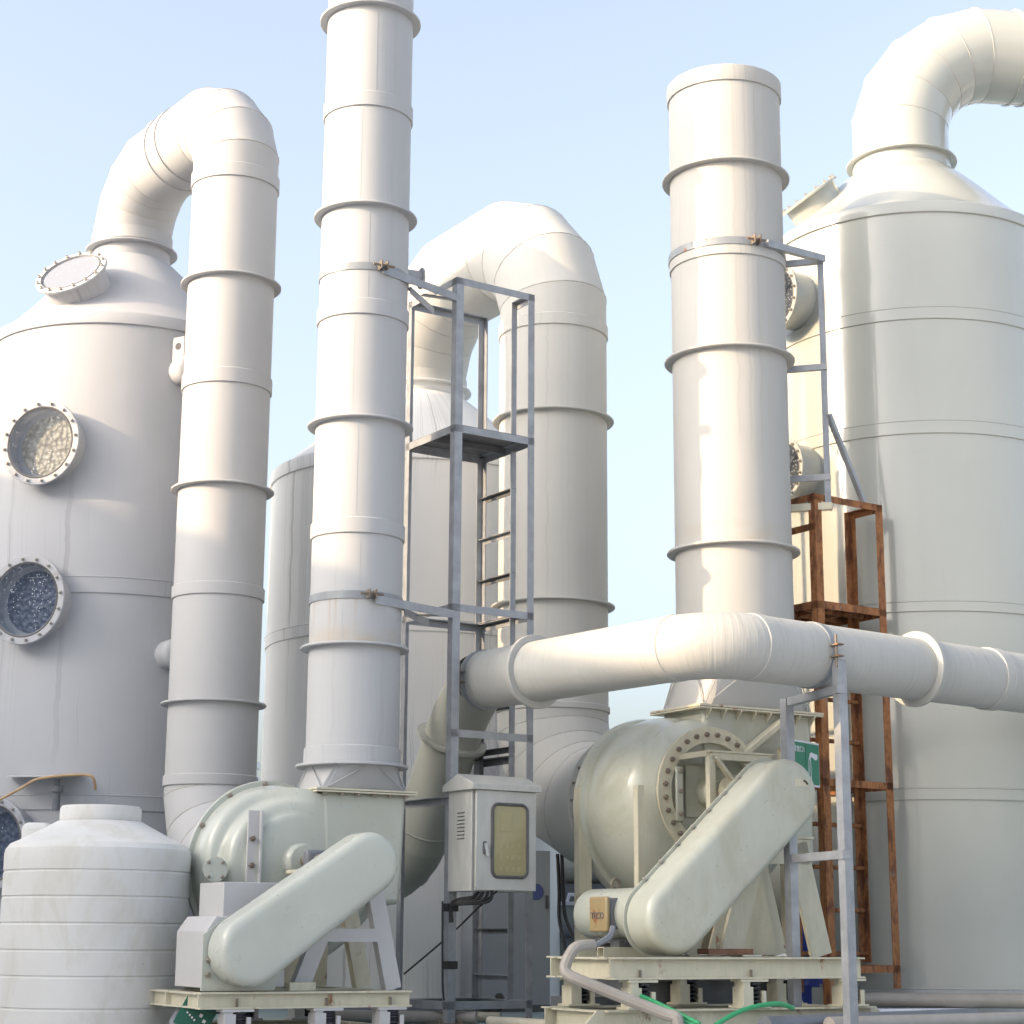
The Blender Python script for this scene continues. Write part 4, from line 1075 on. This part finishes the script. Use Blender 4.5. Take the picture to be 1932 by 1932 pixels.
for py in (1468, 1822):
    frame_ring(rl, zrp(py), M['rust'], 'fr', SR)
    rail(rl, (0, SR * .50, zrp(py)), (SR, SR * .50, zrp(py)), M['rust'])
yr = SR * .50
for k in range(9):
    z = zrp(1320, SR * .5, yr) - .30 * k
    if z < .3: break
    m = MB(); m.tube([(-.03, yr - .02, z), (SR - .01, yr - .02, z)], .016, 12); m.build('rung', M['rust'], rl)
post(rl, .0, yr - .03, zb, zpr, M['rust'], 1, 1, .05, 'ladder_stile')

# grey brace frame holding the right stack, standing on the rusty tower
br = root('stack_brace', 'slim grey brace frame clamped round the right stack above the rusty ladder tower', 'brace frame', (0, 0, 0))
p0 = at(1553, 484, 13.05); p1 = at(1568, 962, 13.05); pb = Vector((p0.x, p0.y, p1.z))
m = MB(); m.angle(pb, p0, .045, .006, (-1, 0, 0), (0, 1, 0)); m.build('post', M['galv'], br)
a = S2 + facing(32) * (R2 + .03); a.z = z2(456)
m = MB(); m.bar(a, p0 + Vector((0, 0, -.02)), .045, .05); m.build('arm', M['galv'], br)
bk = S2 + facing(120) * (R2 + .0)
for py in (500, 700, 908):
    z = zpx(p0.x, p0.y, py - 8); q = Vector((bk.x, bk.y, z)); m = MB(); m.bar(q, (p0.x, p0.y, z), .035, .045); m.build('arm', M['galv'], br)
m = MB(); m.bar((bk.x - .1, bk.y, p1.z + .02), pb + Vector((.0, -.03, .02)), .06, .05); m.build('foot_rail', M['creamr'], br)
q0 = Vector((p0.x, p0.y, zpx(p0.x, p0.y, 782))); q1 = CRr + gu * (SR * .72); q1.z = ztr + .0
m = MB(); m.bar(q0, q1, .04, .03); m.build('diagonal', M['galv'], br)

# ------------------------------------------------------------------ meter cabinet on the grey ladder tower
cb0 = at(893, 1600, 11.98); cb0.z = 0
cb = root('meter_cabinet', 'off-white steel meter cabinet with gabled roof and yellowed window on the grey ladder tower', 'cabinet', cb0, AG)
W_, D_ = .475, .30
zb0 = zpx(cb0.x, cb0.y, 1681); zb1 = zpx(cb0.x, cb0.y, 1488)
m = MB(); m.box((W_ / 2, D_ / 2 + .012, (zb0 + zb1) / 2), (W_, D_ - .02, zb1 - zb0)); m.build('body', M['cab'], cb, bevel=.004)
m = MB(); m.box((W_ / 2 + .005, -.006, (zb0 + zb1) / 2), (W_ - .012, .022, zb1 - zb0 - .012)); door = m.build('door', M['cab'], cb, bevel=.003)
m = MB(); e = .035; hh = .085
out = [(-e, zb1 - .004), (D_ + e, zb1 - .004), (D_ + e, zb1 + .035), (D_ / 2, zb1 + hh + .02), (-e, zb1 + .035)]
m.prism(out, lambda a, b: Vector((-.03, a, b)), lambda a, b: Vector((W_ + .03, a, b))); m.build('gabled_roof', M['cab'], cb, bevel=.003)
def rrect(cx, cz, w_, h_, r, n=8):
    p = []
    for qx, qz, a0 in ((1, 1, 0), (-1, 1, 90), (-1, -1, 180), (1, -1, 270)):
        for k in range(n + 1):
            a = R(a0 + 90 * k / n); p.append((cx + qx * (w_ / 2 - r) + r * math.cos(a), cz + qz * (h_ / 2 - r) + r * math.sin(a)))
    return p
wc = (W_ * .56, (zb0 + zb1) / 2 + .0); ww, wh = .27, .46
m = MB(); m.prism(rrect(*wc, ww, wh, .045), lambda a, b: Vector((a, -.019, b)), lambda a, b: Vector((a, -.021, b))); wnd = m.build('window_pane', M['yglass'], door)
m = MB(); m.tube([(a, -.020, b) for a, b in rrect(*wc, ww, wh, .045)], .011, 8, closed=True); m.build('window_gasket', M['gasket'], door)
m = MB(); m.box((wc[0] - .03, -.0225, wc[1] + .12), (.09, .002, .12)); m.build('meter_behind_window', M['ghost'], wnd)
for r_ in range(3):
    for c_ in range(4):
        m = MB(); m.box((wc[0] - .07 + .047 * c_, -.0222, wc[1] - .03 - .075 * r_), (.022, .0015, .03)); m.build('breaker_behind_window', M['ghost'], wnd)
m = MB(); m.prism(rrect(.075, wc[1] - .05, .030, .085, .014, 5), lambda a, b: Vector((a, -.017, b)), lambda a, b: Vector((a, -.024, b))); lt_ = m.build('latch', M['galvd'], door)
m = MB(); m.prism(rrect(.0, .0, .022, .085, .010, 5), lambda a, b: Vector((.08 + a + b * -.18, -.026, wc[1] - .062 + b)), lambda a, b: Vector((.08 + a + b * -.18, -.038, wc[1] - .062 + b))); m.build('latch_lever', M['chrome'], lt_)
for k in range(8):
    m = MB(); m.box((-.003, D_ * .50, zb1 - .14 - .0235 * k), (.010, .085, .007)); m.build('louvre', M['cab'], cb)
    m = MB(); m.box((-.0005, D_ * .50, zb1 - .1465 - .0235 * k), (.004, .085, .005)); m.build('louvre_slot', M['galvd'], cb)

# cables under the cabinet
def cable(name, label, cat, pts, r, mat, n=14, group=None):
    P = [Vector(p) for p in pts]; path = []
    for i in range(len(P) - 1):
        p0 = P[max(i - 1, 0)]; p1 = P[i]; p2 = P[i + 1]; p3 = P[min(i + 2, len(P) - 1)]
        for k in range(n):
            t = k / n
            path.append(.5 * ((2 * p1) + (p2 - p0) * t + (2 * p0 - 5 * p1 + 4 * p2 - p3) * t * t + (3 * p1 - p0 - 3 * p2 + p3) * t ** 3))
    path.append(P[-1]); m = MB(); m.tube(path, r, 10); o = m.build(name, mat)
    if label: tag(o, label, cat, group)
    return o
for k in range(4):
    cable('power_cable', ('uppermost', 'second from top', 'third from top', 'lowest')[k] + ' of the black cables sagging from the meter cabinet to the ladder post', 'cable',
          [at(905 + 8 * k, 1680, 12.08), at(893 + 9 * k, 1692 + 3 * k, 12.1), at(866, 1697 + 3 * k, 12.15), at(852, 1706 + 2 * k, 12.2), at(850 + k, 1740, 12.22)], .011, M['black'], group='cables under the meter cabinet')
cable('power_cable', 'thin black cable slanting from the meter cabinet down to the left fan base', 'cable', [at(938, 1681, 12.1), at(900, 1715, 12.3), at(848, 1765, 12.4), at(762, 1838, 12.3)], .006, M['black'])
cable('power_cable', 'black cable running down the grey front post to the floor', 'cable', [at(835, 1700, 12.2), at(835, 1850, 12.2), at(838, 1888, 12.2)], .007, M['black'])
for k in range(4):
    cable('cable_coil', ('topmost', 'second from top', 'third from top', 'bottom')[k] + ' loop of thick black cable on the floor behind the ladder posts', 'cable',
          [at(908, 1895 + 2 * k, 12.9), at(925, 1904 + k * 2, 12.85), at(944, 1896 + 2 * k, 12.85), at(948, 1886 + k * 2, 12.9), at(944 - 2 * k, 1878, 12.95)], .018, M['black'], group='cable loops on the floor')
for k, x in enumerate((1052, 1060)):
    cable('power_cable', ('left' if k == 0 else 'right') + ' of the two black cables hanging beside the grey floor cabinet', 'cable',
          [at(x, 1612, 14.0), at(x + 3, 1680, 13.9), at(x + 3 + 4 * k, 1730, 13.8), at(1063 + 30 * k * .9, 1772 + 10 * k, 13.6), at(1068 + 30 * k, 1800, 13.5)], .014, M['black'])

# ------------------------------------------------------------------ white poly tank
TK = at(178, 1760, 11.5); TK.z = 0
tk = root('water_tank', 'milky white ribbed plastic water tank in the lower left corner', 'water tank', TK)
rt = .555
prof = [(rt - .05, .0), (rt, .03)]
ztk = lambda py: zpx(TK.x, TK.y - rt, py)
ribs = [ztk(y) for y in (1918, 1845, 1763, 1685, 1608 + 30)][:]
ribs = [ztk(y) for y in (1905, 1843, 1793, 1741, 1690, 1640)]
for z in sorted(ribs):
    prof += [(rt, z - .012), (rt - .0045, z - .005), (rt - .0045, z + .001), (rt + .001, z + .006)]
zsh = ztk(1590)
prof += [(rt + .002, zsh - .05), (rt - .005, zsh - .02), (rt - .03, zsh + .012), (rt - .10, zsh + .045), (.30, zpx(TK.x, TK.y - .3, 1553)), (.255, zpx(TK.x, TK.y - .25, 1546))]
zlid = zpx(TK.x, TK.y - .24, 1517)
m = MB(); m.lathe(prof, 96, cap0=True); m.build('tank_body', M['tank'], tk, 22)
m = MB(); m.lathe([(.245, zpx(TK.x, TK.y - .25, 1550)), (.245, zlid - .02), (.235, zlid), (.001, zlid + .012)], 64); m.build('lid', M['tank'], tk, 40)
m = MB(); m.box((-.36, -.05, zsh + .065), (.17, .22, .15)); m.build('inlet_boss', M['tank'], tk, bevel=.04, bseg=4)

# orange dosing hose on tower A shelf
cable('dosing_hose', 'thin orange hose draped over the small shelf on the left tower', 'hose',
      [at(-12, 1515, 13.15), at(40, 1487, 13.1), at(68, 1471, 13.05), at(110, 1464, 13.0), at(160, 1462, 13.0), at(176, 1468, 13.0), at(180, 1490, 13.05)], .010, M['hoseo'])

# ------------------------------------------------------------------ right-hand details
# emission sign
sg0 = at(1478, 1400, 12.35); sgr = at(1545, 1403, 12.75)
ang = math.degrees(math.atan2(sgr.y - sg0.y, sgr.x - sg0.x)); sw = (Vector((sgr.x, sgr.y, 0)) - Vector((sg0.x, sg0.y, 0))).length
zst = sgr.z; sh = .30
sg = root('sign', 'green and white emission outlet sign with chimney pictogram behind the right fan guard', 'sign', (sgr.x, sgr.y, zst), ang)
m = MB(); m.box((-.26, .006, -sh / 2), (.52, .008, sh)); m.build('board', M['signw'], sg)
m = MB(); m.box((-.105, -.001, -sh / 2), (.186, .004, sh - .028)); m.build('green_field', M['signg'], sg)
m = MB(); m.box((-.357, -.001, -sh / 2), (.30, .004, sh - .028)); m.build('green_field', M['signg'], sg)
text(sg, '废气排放口1', .046, (-.213, -.0035, -.062), (R(90), 0, 0), M['signw'], .001, align='RIGHT')
m = MB()
for x0, x1_ in ((-.158, -.164), (-.136, -.128)): m.bar((x0, -.004, -.115), (x1_, -.004, -.275), .006, .002, (0, 1, 0))
m.build('chimney_pictogram', M['signw'], sg)
pu = [(-.158, -.118), (-.138, -.118), (-.128, -.104), (-.112, -.102), (-.092, -.112), (-.07, -.120), (-.05, -.118), (-.036, -.104), (-.036, -.088), (-.048, -.078), (-.07, -.078), (-.10, -.074), (-.125, -.070), (-.143, -.080)]
m = MB(); m.prism(pu, lambda a, b: Vector((a, -.0032, b)), lambda a, b: Vector((a, -.005, b))); m.build('smoke_pictogram', M['signw'], sg)
# blue barrel
bb = at(1543, 1850, 14.2); bz = 0
o = root('barrel', 'blue plastic barrel standing behind the right fan base', 'barrel', (bb.x, bb.y, 0))
m = MB(); m.lathe([(.17, 0), (.185, .02), (.185, .20), (.192, .215), (.185, .23), (.185, .42), (.192, .435), (.185, .45), (.185, .60), (.15, .66), (.001, .66)], 40, cap0=True); m.build('drum', M['blue'], o)
# grey floor cabinet with sticker, water box, hopper
gcp = at(1038, 1800, 14.6); gcp.z = 0
fc = root('floor_cabinet', 'tall grey electrical floor cabinet half hidden behind the meter cabinet', 'cabinet', gcp, 12)
m = MB(); m.box((-.30, .25, .63), (.60, .5, 1.16)); m.build('body', M['galv'], fc, bevel=.006)
fc.children[0].data.materials[0] = plain('floor_cabinet_paint', (.38, .40, .43), .45, 0, .06, 3)
m = MB(); m.box((-.028, -.008, zpx(gcp.x, gcp.y, 1702)), (.025, .016, .10)); m.build('handle', M['galvd'], fc)
m = MB(); m.lathe([(.0001, 0), (.062, 0), (.062, .003), (.0001, .003)], 32, Matrix.Translation((-.115, -.002, zpx(gcp.x, gcp.y, 1683))) @ Matrix.Rotation(R(90), 4, 'X')); m.build('round_sticker', plain('faded_blue_sticker', (.10, .12, .30), .5), fc)
m = MB(); m.box((-.30, .25, .03), (.62, .52, .05)); m.build('plinth_frame', M['galvd'], fc)
wbp = at(1075, 1800, 16.2); 
wb = root('water_box', 'grey lidded plastic water box with white handle in the gap beside the floor cabinet', 'water box', (wbp.x, wbp.y, 0), 8)
zt0 = zpx(wbp.x, wbp.y, 1708)
m = MB(); m.box((.15, .4, zt0 / 2), (1.1, .8, zt0)); m.build('body', M['pvcd'], wb); wb.children[0].data.materials[0] = plain('water_box_pp', (.34, .38, .38), .45, 0, .06, 3)
m = MB(); m.box((.15, .4, zt0 + .015), (1.16, .86, .03)); m.build('lid', M['signw'], wb)
m = MB(); m.tube([(-.02, .02, zt0 + .03), (.0, .02, zt0 + .09), (.12, .02, zt0 + .09), (.15, .02, zt0 + .03)], .014, 8); m.build('lid_handle', M['signw'], wb)
m = MB(); m.tube([(-.3, -.06, zt0 - .22), (.28, -.06, zt0 - .22), (.28, -.06, .1)], .055, 16); m.build('drain_pipe', M['pvcd'], wb)
hp = root('hopper', 'dark grey sheet hopper behind the water box in the gap', 'hopper', (wbp.x + .15, wbp.y + 2.2, 0))
m = MB(); m.loft([[Vector((x * s * .5, y * s * .5, z)) for x, y in ((-1, -1), (1, -1), (1, 1), (-1, 1))] for s, z in ((.9, .2), (1.3, .75), (1.3, 1.05))], True, True); m.build('bin', M['galvd'], hp)
m = MB(); m.tube([(-.8, -.3, 1.25), (.9, -.3, 1.25)], .20, 24); m.build('top_pipe', M['elbowgrey'], hp)

# conduit from the motor and hoses
cable('conduit', 'grey plastic conduit elbowing down from the right fan motor to the floor', 'conduit',
      [at(1118, 1783, 10.95), at(1090, 1786, 10.85), at(1076, 1800, 10.82), at(1066, 1826, 10.8), at(1074, 1840, 10.78), at(1100, 1852, 10.76), at(1185, 1886, 10.74), at(1252, 1912, 10.72), at(1276, 1920, 10.7), at(1280, 1945, 10.7)], .033, M['pvc'])
for k in range(2):
    cable('power_cable', ('upper' if k == 0 else 'lower') + ' grey cable between the motor terminal box and the conduit', 'cable', [at(1155 + 3 * k, 1748, 11.0), at(1148 + 3 * k, 1766 + 3 * k, 10.97), at(1120, 1783 + 3 * k, 10.94), at(1105, 1786 + 2 * k, 10.92)], .012, M['pvcd'])
for k in range(2):
    cable('green_hose', ('upper' if k == 0 else 'lower') + ' run of green hose looping across the right fan base', 'hose',
          [at(1190, 1872 + 6 * k, 11.1), at(1225, 1886 + 7 * k, 10.95), at(1265, 1905 + 8 * k, 10.8), at(1320, 1932 + 8 * k, 10.7)], .014, M['hoseg'])
cable('green_hose', 'green hose arching up in front of the right fan base to the grey support', 'hose', [at(1350, 1934, 10.8), at(1390, 1911, 10.9), at(1430, 1898, 11.0), at(1470, 1894, 11.1), at(1496, 1902, 11.2)], .014, M['hoseg'])

# floor pipes
def fpipe(p0, p1, r, mat, label, grp=None):
    a = at(*p0); b = at(*p1); a.z = max(a.z, r + .006); b.z = max(b.z, r + .006)
    m = MB(); m.tube([a, b], r, 16); o = m.build('floor_pipe', mat); tag(o, label, 'pipe', grp); return o
def gp(px, Y, r): 
    q = at(px, 1800, Y); return (q.x, q.y, r)
def fpipe2(x0, Y0, x1, Y1, r, mat, label, lift=0):
    a = Vector(gp(x0, Y0, r + .007 + lift)); b = Vector(gp(x1, Y1, r + .007 + lift)); m = MB(); m.tube([a, b], r, 16); o = m.build('floor_pipe', mat); tag(o, label, 'pipe'); return o
fpipe2(925, 12.05, 1120, 11.35, .032, M['pvcw'], 'cream pipe on the floor in front of the grey ladder tower')
fpipe2(640, 12.9, 945, 12.7, .032, M['pvcw'], 'cream pipe on the floor behind the left fan base')
fpipe2(580, 12.6, 900, 12.35, .04, M['pvc'], 'grey pipe end on the floor left of the grey ladder post')
fpipe2(560, 13.3, 870, 13.1, .045, M['pvcd'], 'dark grey pipe on the floor under the left stack')
fpipe2(1600, 13.28, 1990, 13.15, .05, M['pvc'], 'brownish grey pipe lying along the foot of the glossy tower', .09)
fpipe2(1605, 13.0, 1830, 13.2, .045, M['signw'], 'pale pipe on the floor in front of the glossy tower', .0)
fpipe2(1440, 11.15, 1830, 12.6, .055, M['pvcd'], 'long dark grey pipe on the floor at lower right')
fpipe2(1560, 11.35, 1925, 12.35, .05, M['pvc'], 'long taupe pipe on the floor at lower right corner')
# crumpled plastic scrap
pb_ = at(1718, 1900, 11.8); m = MB(); random.seed(5)
rg = []
for k in range(6):
    a = k / 5 * PI; rg.append([Vector((max(.004, .07 * math.sin(a)) * (.6 + .7 * random.random()) * math.cos(2 * PI * i / 10), max(.004, .05 * math.sin(a)) * (.6 + .7 * random.random()) * math.sin(2 * PI * i / 10), .045 - .04 * math.cos(a))) for i in range(10)])
m.loft(rg, True, True); o = m.build('plastic_scrap', M['signw'], None, 5); o.location = (pb_.x, pb_.y, .006); tag(o, 'crumpled clear plastic scrap on the floor at lower right', 'litter')
# green card hanging under the left fan base
ga = at(372, 1912, 10.7)
gcard = root('tag_card', 'dark green card with white print tucked under the left fan base', 'card', ga, 10)
Tc = Matrix.Rotation(R(28), 4, 'Y')
m = MB(); m.box((0, 0, -.02), (.19, .006, .16), Tc); m.build('card', M['cardg'], gcard)
m = MB()
for k in range(2): m.box((.025 + .03 * k, -.004, .0 - .02 * k), (.018, .002, .018), Tc)
for k in range(4): m.box((-.05 + .018 * k, -.004, -.02 - .006 * k), (.009, .002, .011), Tc)
m.build('print', M['signw'], gcard)
hs = cable('corrugated_hose', 'grey corrugated hose looping under the left fan base', 'hose', [at(330, 1945, 10.75), at(338, 1922, 10.8), at(360, 1905, 10.9), at(395, 1899, 11.0), at(430, 1898, 11.1)], .045, M['pvcd'])
# sticker sheet on middle tower
stp = at(935, 1455, 14.92)
m = MB(); d = Vector((stp.x - TB.x, stp.y - TB.y, 0)); aa = math.atan2(d.y, d.x)
for q in ((-.14, .14, -.13, .13),):
    ring0, ring1 = [], []
    for k in range(9):
        a = aa - .11 + .22 * k / 8; c_, s_2 = math.cos(a), math.sin(a)
        ring0.append(Vector((c_ * (RTB + .006), s_2 * (RTB + .006), stp.z - .15))); ring1.append(Vector((c_ * (RTB + .006), s_2 * (RTB + .006), stp.z + .12)))
    m.loft([ring0, ring1], closed=False)
m.build('notice_sheet', plain('pale_notice', (.50, .49, .54), .4, 0, .15, 25), tB)

# ------------------------------------------------------------------ neighbouring plant hall out of frame on the left (casts the long shade)
HX = 0
hall = root('plant_hall', 'long flat-roofed plant hall outside the left of the picture', 'building', (-17, 10, 0))
HZ = 3.84 + (14.0 - 4.0) / math.cos(R(SUN_AZ)) * math.tan(R(SUN_EL))
m = MB(); m.box((-4, -3, HZ / 2), (14, 17, HZ - .0)); m.build('wall', M['facade'], hall)
m = MB(); m.box((-4, -3, HZ + .06), (14.3, 17.3, .12)); m.build('roof', M['galv'], hall)
